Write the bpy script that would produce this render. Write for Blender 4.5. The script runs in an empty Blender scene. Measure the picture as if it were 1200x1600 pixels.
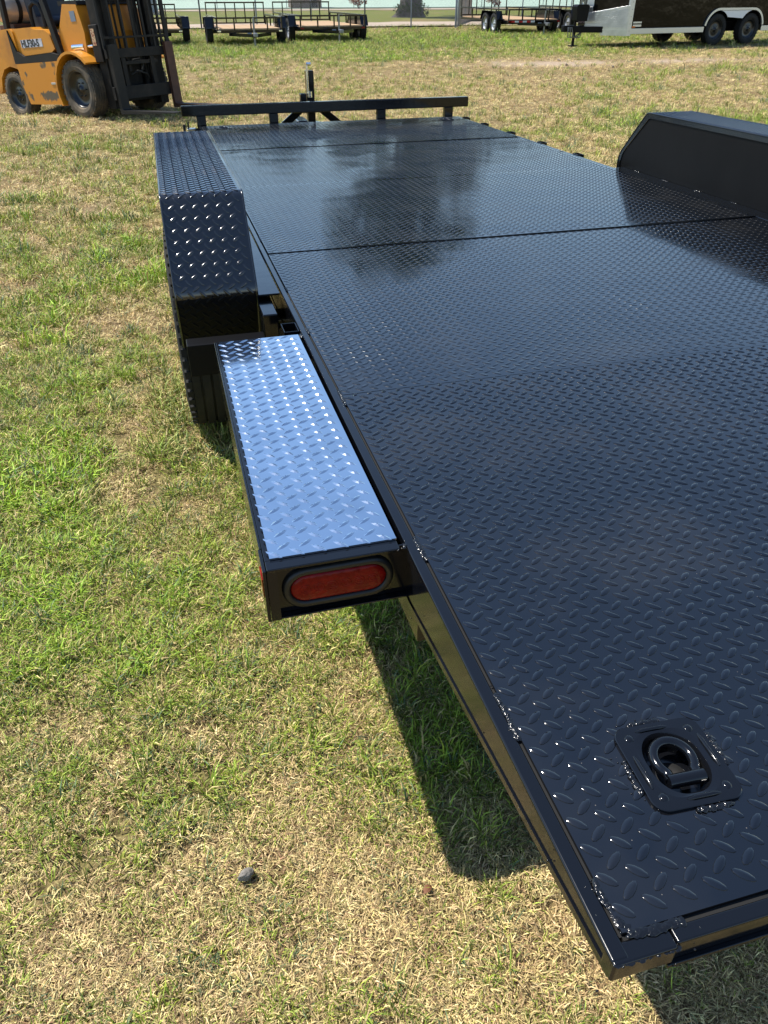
import bpy, bmesh, math, random
import numpy as np
from mathutils import Vector, Matrix, Euler

SC = bpy.context.scene
COL = SC.collection
random.seed(7)
rng = np.random.default_rng(11)
PI = math.pi

# ------------------------------------------------------------------ camera
# the car hauler's deck frame: X across, Y towards the tongue, Z up; deck noses down a little
TILT, AXLE_Y, DECK_H = math.radians(1.1), 3.2, 0.61
DECK = Matrix.Translation((0, AXLE_Y, DECK_H)) @ Matrix.Rotation(-TILT, 4, 'X') @ Matrix.Translation((0, -AXLE_Y, 0))
cam = bpy.data.cameras.new('camera')
cam.sensor_fit = 'VERTICAL'; cam.sensor_height = 36.0; cam.lens = 36.0 * 1162.5 / 1600.0
cam.clip_start = 0.02; cam.clip_end = 2000
camo = bpy.data.objects.new('camera', cam); COL.objects.link(camo)
camo.matrix_world = Matrix(((0.9655, 0.1503, -0.2127, -0.304),
                            (-0.2605, 0.5549, -0.7901, -0.2716),
                            (-0.0007, 0.8182, 0.5749, 1.3938),
                            (0, 0, 0, 1)))
SC.camera = camo

# ------------------------------------------------------------------ sky, sun, exposure
SUN_TO = Vector((-0.50, 0.35, 1.0)).normalized()
w = bpy.data.worlds.new('World'); SC.world = w; w.use_nodes = True
nt = w.node_tree; nt.nodes.clear()
sky = nt.nodes.new('ShaderNodeTexSky'); sky.sky_type = 'NISHITA'; sky.sun_disc = False
sky.sun_elevation = math.asin(SUN_TO.z); sky.sun_rotation = math.atan2(SUN_TO.x, SUN_TO.y)
sky.air_density = 1.05; sky.dust_density = 0.05; sky.ozone_density = 1.8
bg = nt.nodes.new('ShaderNodeBackground'); bg.inputs[1].default_value = 0.128
wo = nt.nodes.new('ShaderNodeOutputWorld')
nt.links.new(sky.outputs[0], bg.inputs[0]); nt.links.new(bg.outputs[0], wo.inputs[0])
sl = bpy.data.lights.new('sun', 'SUN'); sl.energy = 5.0; sl.angle = math.radians(0.53); sl.color = (1.0, 0.95, 0.87)
so = bpy.data.objects.new('sun', sl); COL.objects.link(so)
so.rotation_euler = (-SUN_TO).to_track_quat('-Z', 'Y').to_euler()
SC.view_settings.view_transform = 'Standard'; SC.view_settings.look = 'None'
SC.view_settings.gamma = 1.0; SC.view_settings.use_curve_mapping = False
SC.view_settings.exposure = 0.60
SC.cycles.max_bounces = 6; SC.cycles.diffuse_bounces = 2; SC.cycles.glossy_bounces = 4; SC.cycles.transmission_bounces = 2
SC.cycles.use_denoising = True; SC.cycles.sample_clamp_indirect = 6

# ------------------------------------------------------------------ materials
def mat(name, col, rough=0.5, metal=0.0, spec=0.5, coat=0.0, noise=None, bump=None, coords='Object', coat_rough=0.03):
    """noise=(scale, colour2, lo, hi, detail): mottled colour; bump=(scale, strength, distance)"""
    m = bpy.data.materials.new(name); m.use_nodes = True
    n = m.node_tree.nodes; l = m.node_tree.links
    b = n['Principled BSDF']
    b.inputs['Base Color'].default_value = (*col, 1); b.inputs['Roughness'].default_value = rough
    b.inputs['Metallic'].default_value = metal; b.inputs['Specular IOR Level'].default_value = spec
    b.inputs['Coat Weight'].default_value = coat; b.inputs['Coat Roughness'].default_value = coat_rough
    tc = n.new('ShaderNodeTexCoord')
    if noise:
        t = n.new('ShaderNodeTexNoise'); t.inputs['Scale'].default_value = noise[0]; t.inputs['Detail'].default_value = noise[4] if len(noise) > 4 else 5
        r = n.new('ShaderNodeMapRange'); r.inputs[1].default_value = noise[2]; r.inputs[2].default_value = noise[3]
        x = n.new('ShaderNodeMix'); x.data_type = 'RGBA'
        x.inputs[6].default_value = (*col, 1); x.inputs[7].default_value = (*noise[1], 1)
        l.new(tc.outputs[coords], t.inputs['Vector']); l.new(t.outputs[0], r.inputs[0]); l.new(r.outputs[0], x.inputs[0]); l.new(x.outputs[2], b.inputs['Base Color'])
    if bump:
        t2 = n.new('ShaderNodeTexNoise'); t2.inputs['Scale'].default_value = bump[0]; t2.inputs['Detail'].default_value = 3
        bu = n.new('ShaderNodeBump'); bu.inputs['Strength'].default_value = bump[1]; bu.inputs['Distance'].default_value = bump[2]
        l.new(tc.outputs[coords], t2.inputs['Vector']); l.new(t2.outputs[0], bu.inputs['Height']); l.new(bu.outputs[0], b.inputs['Normal'])
    return m

def deck_paint(name, rough, wave=0.0012, dust=True, spec=1.0):
    """gloss black paint on rolled tread plate: slight plate waviness, orange peel, specks of dust"""
    m = bpy.data.materials.new(name); m.use_nodes = True
    n = m.node_tree.nodes; l = m.node_tree.links; b = n['Principled BSDF']
    b.inputs['Specular IOR Level'].default_value = spec
    tc = n.new('ShaderNodeNewGeometry')
    big = n.new('ShaderNodeTexNoise'); big.inputs['Scale'].default_value = 3.2; big.inputs['Detail'].default_value = 1.5
    fine = n.new('ShaderNodeTexNoise'); fine.inputs['Scale'].default_value = 260; fine.inputs['Detail'].default_value = 2
    l.new(tc.outputs['Position'], big.inputs['Vector']); l.new(tc.outputs['Position'], fine.inputs['Vector'])
    b1 = n.new('ShaderNodeBump'); b1.inputs['Strength'].default_value = 1.0; b1.inputs['Distance'].default_value = wave
    b2 = n.new('ShaderNodeBump'); b2.inputs['Strength'].default_value = 0.5; b2.inputs['Distance'].default_value = 0.00004
    l.new(big.outputs[0], b1.inputs['Height']); l.new(fine.outputs[0], b2.inputs['Height'])
    l.new(b1.outputs[0], b2.inputs['Normal']); l.new(b2.outputs[0], b.inputs['Normal'])
    film = n.new('ShaderNodeTexNoise'); film.inputs['Scale'].default_value = 5.0; film.inputs['Detail'].default_value = 6
    l.new(tc.outputs['Position'], film.inputs['Vector'])
    rr = n.new('ShaderNodeMapRange'); rr.inputs[1].default_value = .35; rr.inputs[2].default_value = .7
    rr.inputs[3].default_value = rough * .75; rr.inputs[4].default_value = rough * 1.9
    l.new(film.outputs[0], rr.inputs[0]); l.new(rr.outputs[0], b.inputs['Roughness'])
    mix = n.new('ShaderNodeMix'); mix.data_type = 'RGBA'
    mix.inputs[6].default_value = (.0028, .0032, .0045, 1); mix.inputs[7].default_value = (.3, .27, .22, 1)
    v = n.new('ShaderNodeTexVoronoi'); v.inputs['Scale'].default_value = 130
    l.new(tc.outputs['Position'], v.inputs['Vector'])
    th = n.new('ShaderNodeMapRange'); th.inputs[1].default_value = .10; th.inputs[2].default_value = .05
    wn = n.new('ShaderNodeTexWhiteNoise'); l.new(v.outputs['Position'], wn.inputs['Vector'])
    gt = n.new('ShaderNodeMath'); gt.operation = 'GREATER_THAN'; gt.inputs[1].default_value = .86 if dust else 2
    mu = n.new('ShaderNodeMath'); mu.operation = 'MULTIPLY'
    l.new(v.outputs['Distance'], th.inputs[0]); l.new(wn.outputs['Value'], gt.inputs[0])
    l.new(th.outputs[0], mu.inputs[0]); l.new(gt.outputs[0], mu.inputs[1])
    fl = n.new('ShaderNodeMapRange'); fl.inputs[1].default_value = .50; fl.inputs[2].default_value = .78; fl.inputs[4].default_value = .030 if dust else .006
    l.new(film.outputs[0], fl.inputs[0])
    m2 = n.new('ShaderNodeMath'); m2.operation = 'MULTIPLY_ADD'; m2.inputs[1].default_value = .45
    l.new(mu.outputs[0], m2.inputs[0]); l.new(fl.outputs[0], m2.inputs[2]); l.new(m2.outputs[0], mix.inputs[0]); l.new(mix.outputs[2], b.inputs['Base Color'])
    return m

M = {}
M['deck'] = deck_paint('black_deck_paint', .06, .0022)
M['lug_flank'] = deck_paint('black_lug_flank_paint', .30, .0, False, .4)
M['fender'] = deck_paint('black_fender_paint', .13, .0006, False)
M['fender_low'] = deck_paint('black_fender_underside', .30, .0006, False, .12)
M['paint'] = mat('gloss_black_paint', (.004, .0045, .006), .12, spec=.5, bump=(14, .25, .002))
M['satin'] = mat('satin_black_panel', (.0045, .0045, .005), .40, spec=.12, noise=(3, (.007, .007, .0075), .3, .7), bump=(9, .3, .003))
M['weld'] = mat('painted_weld', (.005, .0055, .007), .17, spec=.5, bump=(320, .7, .0012))
M['gap'] = mat('dark_gap', (.004, .004, .004), .8)
M['alu'] = mat('polished_aluminium', (.74, .80, .86), .085, 1.0, noise=(7, (.62, .68, .74), .45, .7), bump=(5, .35, .0025))
M['alu_dull'] = mat('tread_aluminium', (.50, .51, .52), .30, 1.0, noise=(6, (.40, .41, .42), .35, .7), bump=(40, .5, .004))
M['rubber'] = mat('tyre_rubber', (.013, .013, .0125), .75, spec=.3, noise=(9, (.028, .026, .022), .5, .8))
M['rubber_dusty'] = mat('dusty_tyre_rubber', (.05, .045, .036), .85, noise=(7, (.16, .12, .075), .4, .7))
M['rim_black'] = mat('black_rim', (.012, .012, .013), .3)
M['rim_grey'] = mat('grey_steel_rim', (.35, .36, .37), .35, .6)
M['grommet'] = mat('rubber_grommet', (.012, .0115, .010), .42)
M['lens'] = mat('red_lens', (.17, .002, .002), .20, spec=.22, noise=(60, (.27, .008, .005), .45, .75), bump=(90, .6, .003))
M['chrome'] = mat('zinc_plate', (.75, .76, .78), .18, 1.0)
M['yellow'] = mat('forklift_yellow', (.60, .235, .012), .42, coat=.15, noise=(3.2, (.30, .11, .015), .50, .78, 8), coat_rough=.2)
M['yellow_scuff'] = mat('scuffed_yellow', (.58, .225, .012), .5, noise=(5.5, (.10, .075, .045), .56, .60, 9))
M['fl_black'] = mat('forklift_black', (.012, .0115, .011), .55, spec=.25, noise=(5, (.026, .022, .018), .4, .8))
M['mast'] = mat('mast_steel', (.013, .012, .011), .6, spec=.2, noise=(8, (.034, .028, .022), .45, .8))
M['rust'] = mat('rusty_fork', (.085, .034, .018), .65, noise=(10, (.05, .02, .012), .4, .7))
M['tank'] = mat('gas_tank_metal', (.58, .56, .53), .35, .25, noise=(3, (.45, .41, .36), .4, .7))
M['sticker'] = mat('white_sticker', (.62, .62, .66), .5, noise=(20, (.4, .4, .45), .4, .7))
M['cream'] = mat('warning_sticker', (.55, .38, .22), .5, noise=(60, (.25, .06, .03), .5, .55))
M['ink'] = mat('black_ink', (.015, .015, .02), .5)
M['seat'] = mat('seat_vinyl', (.012, .016, .03), .45)
M['wood'] = mat('pine_board', (.46, .30, .16), .7, noise=(6, (.36, .23, .12), .35, .7))
M['gal'] = mat('galvanised_steel', (.22, .225, .23), .45, .7)
M['wire'] = mat('fence_wire', (.25, .255, .26), .5, .6)
M['tape_red'] = mat('red_tape', (.6, .02, .02), .4)
M['tape_white'] = mat('white_tape', (.8, .8, .8), .4)
M['amber'] = mat('amber_lamp', (.7, .18, .01), .3)
M['black_gloss'] = mat('black_trailer_skin', (.006, .0055, .005), .10, spec=.16, bump=(2.2, .35, .02))
M['silver_trim'] = mat('silver_trim', (.50, .51, .52), .35, .9)
M['bark'] = mat('bark', (.075, .06, .045), .9, noise=(4, (.04, .032, .025), .4, .7), bump=(12, .8, .05))
M['rock'] = mat('grey_stone', (.22, .20, .175), .9, noise=(60, (.12, .11, .10), .4, .7), bump=(120, .8, .004))
M['brown_wall'] = mat('brown_wall', (.12, .075, .05), .9, noise=(2, (.08, .05, .035), .4, .7))
M['slate'] = mat('blue_grey_metal', (.17, .21, .27), .5)
M['court'] = mat('pale_green_court', (.30, .40, .31), .85, noise=(.3, (.34, .43, .34), .4, .7), coords='Object')
M['path'] = mat('tan_gravel', (.44, .34, .26), .95, noise=(1.4, (.36, .28, .2), .35, .7))

def leaf_material(name, dark, light, trans=.35):
    m = bpy.data.materials.new(name); m.use_nodes = True
    n = m.node_tree.nodes; l = m.node_tree.links; n.clear()
    out = n.new('ShaderNodeOutputMaterial'); d = n.new('ShaderNodeBsdfDiffuse'); t = n.new('ShaderNodeBsdfTranslucent'); mx = n.new('ShaderNodeMixShader')
    a = n.new('ShaderNodeAttribute'); a.attribute_name = 'var'
    c = n.new('ShaderNodeMix'); c.data_type = 'RGBA'; c.inputs[6].default_value = (*dark, 1); c.inputs[7].default_value = (*light, 1)
    l.new(a.outputs['Fac'], c.inputs[0]); l.new(c.outputs[2], d.inputs[0]); l.new(c.outputs[2], t.inputs[0])
    mx.inputs[0].default_value = trans
    l.new(d.outputs[0], mx.inputs[1]); l.new(t.outputs[0], mx.inputs[2]); l.new(mx.outputs[0], out.inputs[0])
    return m
M['leaf'] = leaf_material('tree_leaf', (.025, .04, .012), (.07, .10, .03))
M['shrub_red'] = leaf_material('reddish_shrub_leaf', (.16, .05, .03), (.30, .12, .06))

# ------------------------------------------------------------------ mesh helpers
class MB:
    def __init__(s): s.v = []; s.f = []; s.sm = []
    def add(s, vs, fs, smooth=False, mx=None):
        o = len(s.v)
        if mx is not None: vs = [tuple(mx @ Vector(p)) for p in vs]
        s.v += [tuple(p) for p in vs]; s.f += [tuple(i + o for i in f) for f in fs]; s.sm += [smooth] * len(fs)
        return s
    def box(s, x0, x1, y0, y1, z0, z1, mx=None):
        v = [(x0, y0, z0), (x1, y0, z0), (x1, y1, z0), (x0, y1, z0), (x0, y0, z1), (x1, y0, z1), (x1, y1, z1), (x0, y1, z1)]
        return s.add(v, [(0, 3, 2, 1), (4, 5, 6, 7), (0, 1, 5, 4), (1, 2, 6, 5), (2, 3, 7, 6), (3, 0, 4, 7)], mx=mx)
    def prism(s, poly, a0, a1, axis='x', mx=None, smooth=False):
        """poly: list of 2D points; extruded from a0 to a1 along axis ('x': poly in (y,z); 'y': poly in (x,z); 'z': poly in (x,y))"""
        def P(p, a): return {'x': (a, p[0], p[1]), 'y': (p[0], a, p[1]), 'z': (p[0], p[1], a)}[axis]
        n = len(poly)
        v = [P(p, a0) for p in poly] + [P(p, a1) for p in poly]
        f = [(i, (i + 1) % n, (i + 1) % n + n, i + n) for i in range(n)]
        o = len(s.v); s.add(v, f, smooth, mx); s.add(v, [tuple(range(n - 1, -1, -1)), tuple(range(n, 2 * n))], False, mx)
        return s
    def tube(s, pts, r, n=8, mx=None, caps=True, closed=False):
        pts = [Vector(p) for p in pts]; m = len(pts); rings = []
        rr = r if isinstance(r, (list, tuple)) else [r] * m
        ref = None; vs = []
        for i, p in enumerate(pts):
            if closed: t = (pts[(i + 1) % m] - pts[i - 1])
            else: t = (pts[min(i + 1, m - 1)] - pts[max(i - 1, 0)])
            t.normalize()
            if ref is None:
                ref = t.orthogonal().normalized()
            u = (ref - t * ref.dot(t)); u = u.normalized() if u.length > 1e-6 else t.orthogonal().normalized()
            ref = u; b = t.cross(u)
            vs += [tuple(p + rr[i] * (math.cos(2 * PI * k / n) * u + math.sin(2 * PI * k / n) * b)) for k in range(n)]
        fs = []
        for i in range(m if closed else m - 1):
            j = (i + 1) % m
            fs += [(i * n + k, i * n + (k + 1) % n, j * n + (k + 1) % n, j * n + k) for k in range(n)]
        s.add(vs, fs, True, mx)
        if caps and not closed:
            s.add(vs[:n], [tuple(range(n - 1, -1, -1))], False, mx); s.add(vs[-n:], [tuple(range(n))], False, mx)
        return s
    def lathe(s, prof, n=40, axis='x', mx=None, smooth=True):
        """prof: (along axis, radius)"""
        vs = []
        for (a, r) in prof:
            for k in range(n):
                c, q = math.cos(2 * PI * k / n) * r, math.sin(2 * PI * k / n) * r
                vs.append((a, c, q) if axis == 'x' else (c, a, q) if axis == 'y' else (c, q, a))
        fs = []
        for i in range(len(prof) - 1):
            fs += [(i * n + k, i * n + (k + 1) % n, (i + 1) * n + (k + 1) % n, (i + 1) * n + k) for k in range(n)]
        return s.add(vs, fs, smooth, mx)
    def bar(s, p, q, w, h, up=(0, 0, 1), mx=None):
        p = Vector(p); q = Vector(q); t = (q - p).normalized(); u = Vector(up)
        sd = t.cross(u)
        if sd.length < 1e-4: sd = t.cross(Vector((0, 1, 0)))
        sd.normalize(); u = sd.cross(t).normalized()
        v = []
        for c in (p, q):
            for a, b in ((-1, -1), (1, -1), (1, 1), (-1, 1)): v.append(tuple(c + sd * a * w / 2 + u * b * h / 2))
        return s.add(v, [(3, 2, 1, 0), (4, 5, 6, 7), (0, 1, 5, 4), (1, 2, 6, 5), (2, 3, 7, 6), (3, 0, 4, 7)], mx=mx)
    def mesh(s, name):
        me = bpy.data.meshes.new(name); me.from_pydata(s.v, [], s.f)
        me.polygons.foreach_set('use_smooth', s.sm); me.update()
        bm = bmesh.new(); bm.from_mesh(me); bmesh.ops.recalc_face_normals(bm, faces=bm.faces); bm.to_mesh(me); bm.free()
        return me
    def build(s, name, m, parent=None, bevel=0.0, seg=2):
        return obj(name, s.mesh(name), m, parent, bevel, seg)

def obj(name, me, m, parent=None, bevel=0.0, seg=2):
    o = bpy.data.objects.new(name, me); COL.objects.link(o)
    if m is not None:
        me.materials.clear(); me.materials.append(M[m] if isinstance(m, str) else m)
    o.parent = parent
    if bevel:
        b = o.modifiers.new('bevel', 'BEVEL'); b.width = bevel; b.segments = seg; b.limit_method = 'ANGLE'; b.angle_limit = math.radians(35)
        b.harden_normals = True
    return o
def tag(o, label, cat, group=None, kind=None):
    o['label'] = label
    if cat: o['category'] = cat
    if group: o['group'] = group
    if kind: o['kind'] = kind
    return o
def struct(o): o['kind'] = 'structure'; return o
def empty(name, mx, label, cat, group=None):
    o = bpy.data.objects.new(name, None); COL.objects.link(o); o.matrix_world = mx; o.empty_display_size = .2
    return tag(o, label, cat, group)
def sub(name, parent):
    o = bpy.data.objects.new(name, None); COL.objects.link(o); o.parent = parent; o.empty_display_size = .1
    return o
def copy_tree(o, parent=None):
    c = o.copy(); COL.objects.link(c); c.parent = parent
    for ch in list(o.children): copy_tree(ch, c)
    return c
def Z(x, y, z, deg=0): return Matrix.Translation((x, y, z)) @ Matrix.Rotation(math.radians(deg), 4, 'Z')

# ------------------------------------------------------------------ noise on the lawn
_tab = rng.random((256, 256))
def vnoise(x, y):
    xi = np.floor(x).astype(int); yi = np.floor(y).astype(int); fx = x - xi; fy = y - yi
    fx = fx * fx * (3 - 2 * fx); fy = fy * fy * (3 - 2 * fy)
    g = lambda a, b: _tab[a & 255, b & 255]
    return (g(xi, yi) * (1 - fx) + g(xi + 1, yi) * fx) * (1 - fy) + (g(xi, yi + 1) * (1 - fx) + g(xi + 1, yi + 1) * fx) * fy
def fbm(x, y, s, o=3):
    t = 0; a = 1; n = 0
    for k in range(o): t = t + a * vnoise(x / s * 2 ** k + 17.3 * k, y / s * 2 ** k + 5.1 * k); n += a; a *= .55
    return t / n
# where the lawn is watered and green (+) or burnt to straw (-): centre, radii, amount
BLOBS = [(-.62, 1.97, .16, .22, -.26), (-.46, 2.45, .14, .2, -.22), (-.70, 3.45, .2, .3, -.24), (-.66, .47, .16, .10, -.2), (-.47, .95, .14, .12, -.16), (-.16, .36, .2, .1, -.18), (-.80, 2.1, .2, .35, .16), (-.80, 1.45, .22, .3, .14), (-.62, 1.25, .15, .2, .1),
         (-.95, 3.1, .55, 1.1, .36), (-.85, 1.75, .35, .75, .10), (-1.0, 5.2, .8, .9, .05), (-1.3, 8.5, 2.2, 2.0, .02),
         (2.6, 26.0, 9.0, 4.2, .45), (9.0, 30.0, 9.0, 5.0, .30), (14.0, 27.0, 7.0, 3.0, .30), (-.3, .42, .9, .32, -.08),
         (1.0, 14.0, 7.0, 4.0, -.10), (9.0, 17.6, 4.0, 1.6, -.45), (6.5, 8.6, 2.5, 1.3, .20), (4.5, 12.0, 4.0, 2.0, -.12), (-1.6, 12.0, 2.0, 1.4, -.08),
         (13.5, 18.5, 4.0, 1.5, -.10), (0, 60, 80, 14, .5), (.1, .75, .35, .4, .10), (8, 20.5, 8, 1.2, .18)]
def lush(x, y):
    v = .42 * fbm(x, y, .9, 3) + .34 * fbm(x + 40, y + 9, .20, 2) + .24 * fbm(x + 11, y + 70, .07, 2)
    v = (v - .5) * 2.0 + .42
    for cx, cy, rx, ry, a in BLOBS: v = v + a * np.exp(-((x - cx) / rx) ** 2 - ((y - cy) / ry) ** 2)
    return np.clip(v, 0, 1)
def bare(x, y):
    b = np.exp(-((x - 9.0) / 3.0) ** 2 - ((y - 17.9) / 1.0) ** 2) + .8 * np.exp(-((x - 14.0) / 2.0) ** 2 - ((y - 17.6) / .5) ** 2)
    return np.clip((b * 1.2 + (fbm(x + 3, y, .9, 3) - .5) * 1.6) - .45, 0, 1)
def ground_z(x, y):
    return .045 * np.exp(-((x + .28) / .45) ** 2 - ((y - 2.8) / .95) ** 2) - .125 * np.exp(-(((x + 2.45) / 1.1) ** 2 + ((y - 13.05) / 1.0) ** 2)) + .012 * (fbm(x, y, 2.0, 2) - .5)
def gz(x, y): return float(ground_z(np.array([x]), np.array([y]))[0])

# ------------------------------------------------------------------ ground
def axis_pts(c, near, step, far, n):
    a = np.arange(-near, near + 1e-6, step)
    g = near * (far / near) ** (np.arange(1, n + 1) / n)
    return c + np.concatenate([-g[::-1], a, g])
gx = axis_pts(0, 3.2, .06, 500, 60); gy = axis_pts(2.6, 3.4, .06, 500, 70)
XX, YY = np.meshgrid(gx, gy); nx, ny = len(gx), len(gy)
ZZ = ground_z(XX, YY)
V = np.stack([XX, YY, ZZ], -1).reshape(-1, 3)
i = np.arange(nx * ny).reshape(ny, nx)
F = np.stack([i[:-1, :-1], i[:-1, 1:], i[1:, 1:], i[1:, :-1]], -1).reshape(-1, 4)
gm = bpy.data.meshes.new('ground'); gm.from_pydata(V.tolist(), [], F.tolist())
gm.polygons.foreach_set('use_smooth', [True] * len(F))
at = gm.attributes.new('lush', 'FLOAT', 'POINT'); at.data.foreach_set('value', lush(XX, YY).reshape(-1).astype(np.float32))
at = gm.attributes.new('bare', 'FLOAT', 'POINT'); at.data.foreach_set('value', bare(XX, YY).reshape(-1).astype(np.float32))
def ground_material():
    m = bpy.data.materials.new('lawn_soil'); m.use_nodes = True
    n = m.node_tree.nodes; l = m.node_tree.links; b = n['Principled BSDF']; b.inputs['Roughness'].default_value = .95; b.inputs['Specular IOR Level'].default_value = .1
    g = n.new('ShaderNodeNewGeometry'); al = n.new('ShaderNodeAttribute'); al.attribute_name = 'lush'; ab = n.new('ShaderNodeAttribute'); ab.attribute_name = 'bare'
    def noise(s, d=4):
        t = n.new('ShaderNodeTexNoise'); t.inputs['Scale'].default_value = s; t.inputs['Detail'].default_value = d; t.inputs['Roughness'].default_value = .65
        l.new(g.outputs['Position'], t.inputs['Vector']); return t.outputs[0]
    def ramp(v, a, c):
        r = n.new('ShaderNodeMapRange'); r.inputs[1].default_value = a; r.inputs[2].default_value = c; l.new(v, r.inputs[0]); return r.outputs[0]
    def mix(f, a, c):
        x = n.new('ShaderNodeMix'); x.data_type = 'RGBA'
        l.new(f, x.inputs[0])
        for k, q in ((6, a), (7, c)):
            if isinstance(q, tuple): x.inputs[k].default_value = (*q, 1)
            else: l.new(q, x.inputs[k])
        return x.outputs[2]
    straw = mix(ramp(noise(55, 6), .35, .68), (.085, .058, .03), (.42, .31, .15))
    green = mix(ramp(noise(38, 6), .35, .68), (.05, .058, .014), (.24, .26, .055))
    far_n = noise(1.7, 8)
    ad = n.new('ShaderNodeMath'); ad.operation = 'ADD'; l.new(al.outputs['Fac'], ad.inputs[0])
    sb = n.new('ShaderNodeMath'); sb.operation = 'MULTIPLY_ADD'; l.new(far_n, sb.inputs[0]); sb.inputs[1].default_value = .9; sb.inputs[2].default_value = -.45
    l.new(sb.outputs[0], ad.inputs[1])
    c = mix(ramp(ad.outputs[0], .30, .80), straw, green)
    soil = mix(ramp(noise(14, 6), .35, .65), (.30, .215, .145), (.46, .36, .26))
    c = mix(ramp(ab.outputs['Fac'], .05, .6), c, soil)
    l.new(c, b.inputs['Base Color'])
    bu = n.new('ShaderNodeBump'); bu.inputs['Strength'].default_value = .9; bu.inputs['Distance'].default_value = .02
    l.new(noise(70, 6), bu.inputs['Height']); l.new(bu.outputs[0], b.inputs['Normal'])
    return m
struct(obj('ground', gm, ground_material()))

def sheet(name, pts, z, m):
    me = bpy.data.meshes.new(name); me.from_pydata([(p[0], p[1], z) for p in pts], [], [tuple(range(len(pts)))])
    return struct(obj(name, me, m))
def wavy(y, amp, x0, x1, n, ph): return [(x0 + (x1 - x0) * k / n, y + amp * math.sin(k * 1.7 + ph) + amp * .6 * math.sin(k * 3.9 + ph * 2)) for k in range(n + 1)]
sheet('gravel_path', wavy(38.6, .12, -60, 80, 160, 0) + wavy(43.5, .35, -60, 80, 120, 2)[::-1], .03, 'path')
sheet('court', [(-80, 80), (160, 72), (160, 190), (-80, 200)], .03, 'court')
sheet('dirt_track', wavy(70.5, .5, -80, 30, 100, 1) + wavy(74, .6, -80, 30, 100, 3)[::-1], .03, 'path')

# ------------------------------------------------------------------ grass (uncountable: one object of scattered tufts)
def tuft(name, kind, seed):
    r = random.Random(seed); vs = []; fs = []; var = []
    n = {'green': 20, 'dry': 22, 'thatch': 28, 'tall': 13}[kind]
    for k in range(n):
        a = r.uniform(0, 2 * PI); rad = r.uniform(0, .028)
        x, y = rad * math.cos(a), rad * math.sin(a); d = a + r.uniform(-1.3, 1.3)
        if kind == 'thatch':
            x, y = r.uniform(-.03, .03), r.uniform(-.03, .03); d = r.uniform(0, 2 * PI)
            L = r.uniform(.008, .029); h = L * r.uniform(.05, .55); wd = r.uniform(.0006, .0014)
            z0 = r.uniform(0, .010); mid = (.5, h * .8 + z0); tip = (1, z0 + h * r.uniform(.1, 1.0))
        elif kind == 'dry':
            L = r.uniform(.014, .036); h = L * r.uniform(.25, .85); wd = r.uniform(.0006, .0013); z0 = 0
            mid = (.45, h * .75); tip = (1, h * r.uniform(.5, 1.05)); L *= .8
        elif kind == 'green':
            L = r.uniform(.016, .040); h = L * r.uniform(.4, 1.0); wd = r.uniform(.0007, .0015); z0 = 0
            mid = (.40, h * .75); tip = (1, h); L *= .8
        else:
            L = r.uniform(.022, .055); h = L * r.uniform(.5, 1.05); wd = r.uniform(.0010, .0020); z0 = 0
            mid = (.38, h * .78); tip = (1, h); L *= .75
        dx, dy = math.cos(d), math.sin(d); px, py = -dy * wd, dx * wd
        tw = r.uniform(-.5, .5); pz = wd * tw
        o = len(vs)
        vs += [(x - px, y - py, z0), (x + px, y + py, z0),
               (x + dx * L * mid[0] - px * .85, y + dy * L * mid[0] - py * .85, mid[1] - pz), (x + dx * L * mid[0] + px * .85, y + dy * L * mid[0] + py * .85, mid[1] + pz),
               (x + dx * L * tip[0], y + dy * L * tip[0], tip[1])]
        fs += [(o, o + 1, o + 3, o + 2), (o + 2, o + 3, o + 4)]
        var += [r.random()] * 5
    me = bpy.data.meshes.new(name); me.from_pydata(vs, [], fs)
    a = me.attributes.new('var', 'FLOAT', 'POINT'); a.data.foreach_set('value', var)
    o = bpy.data.objects.new(name, me); return o
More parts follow.
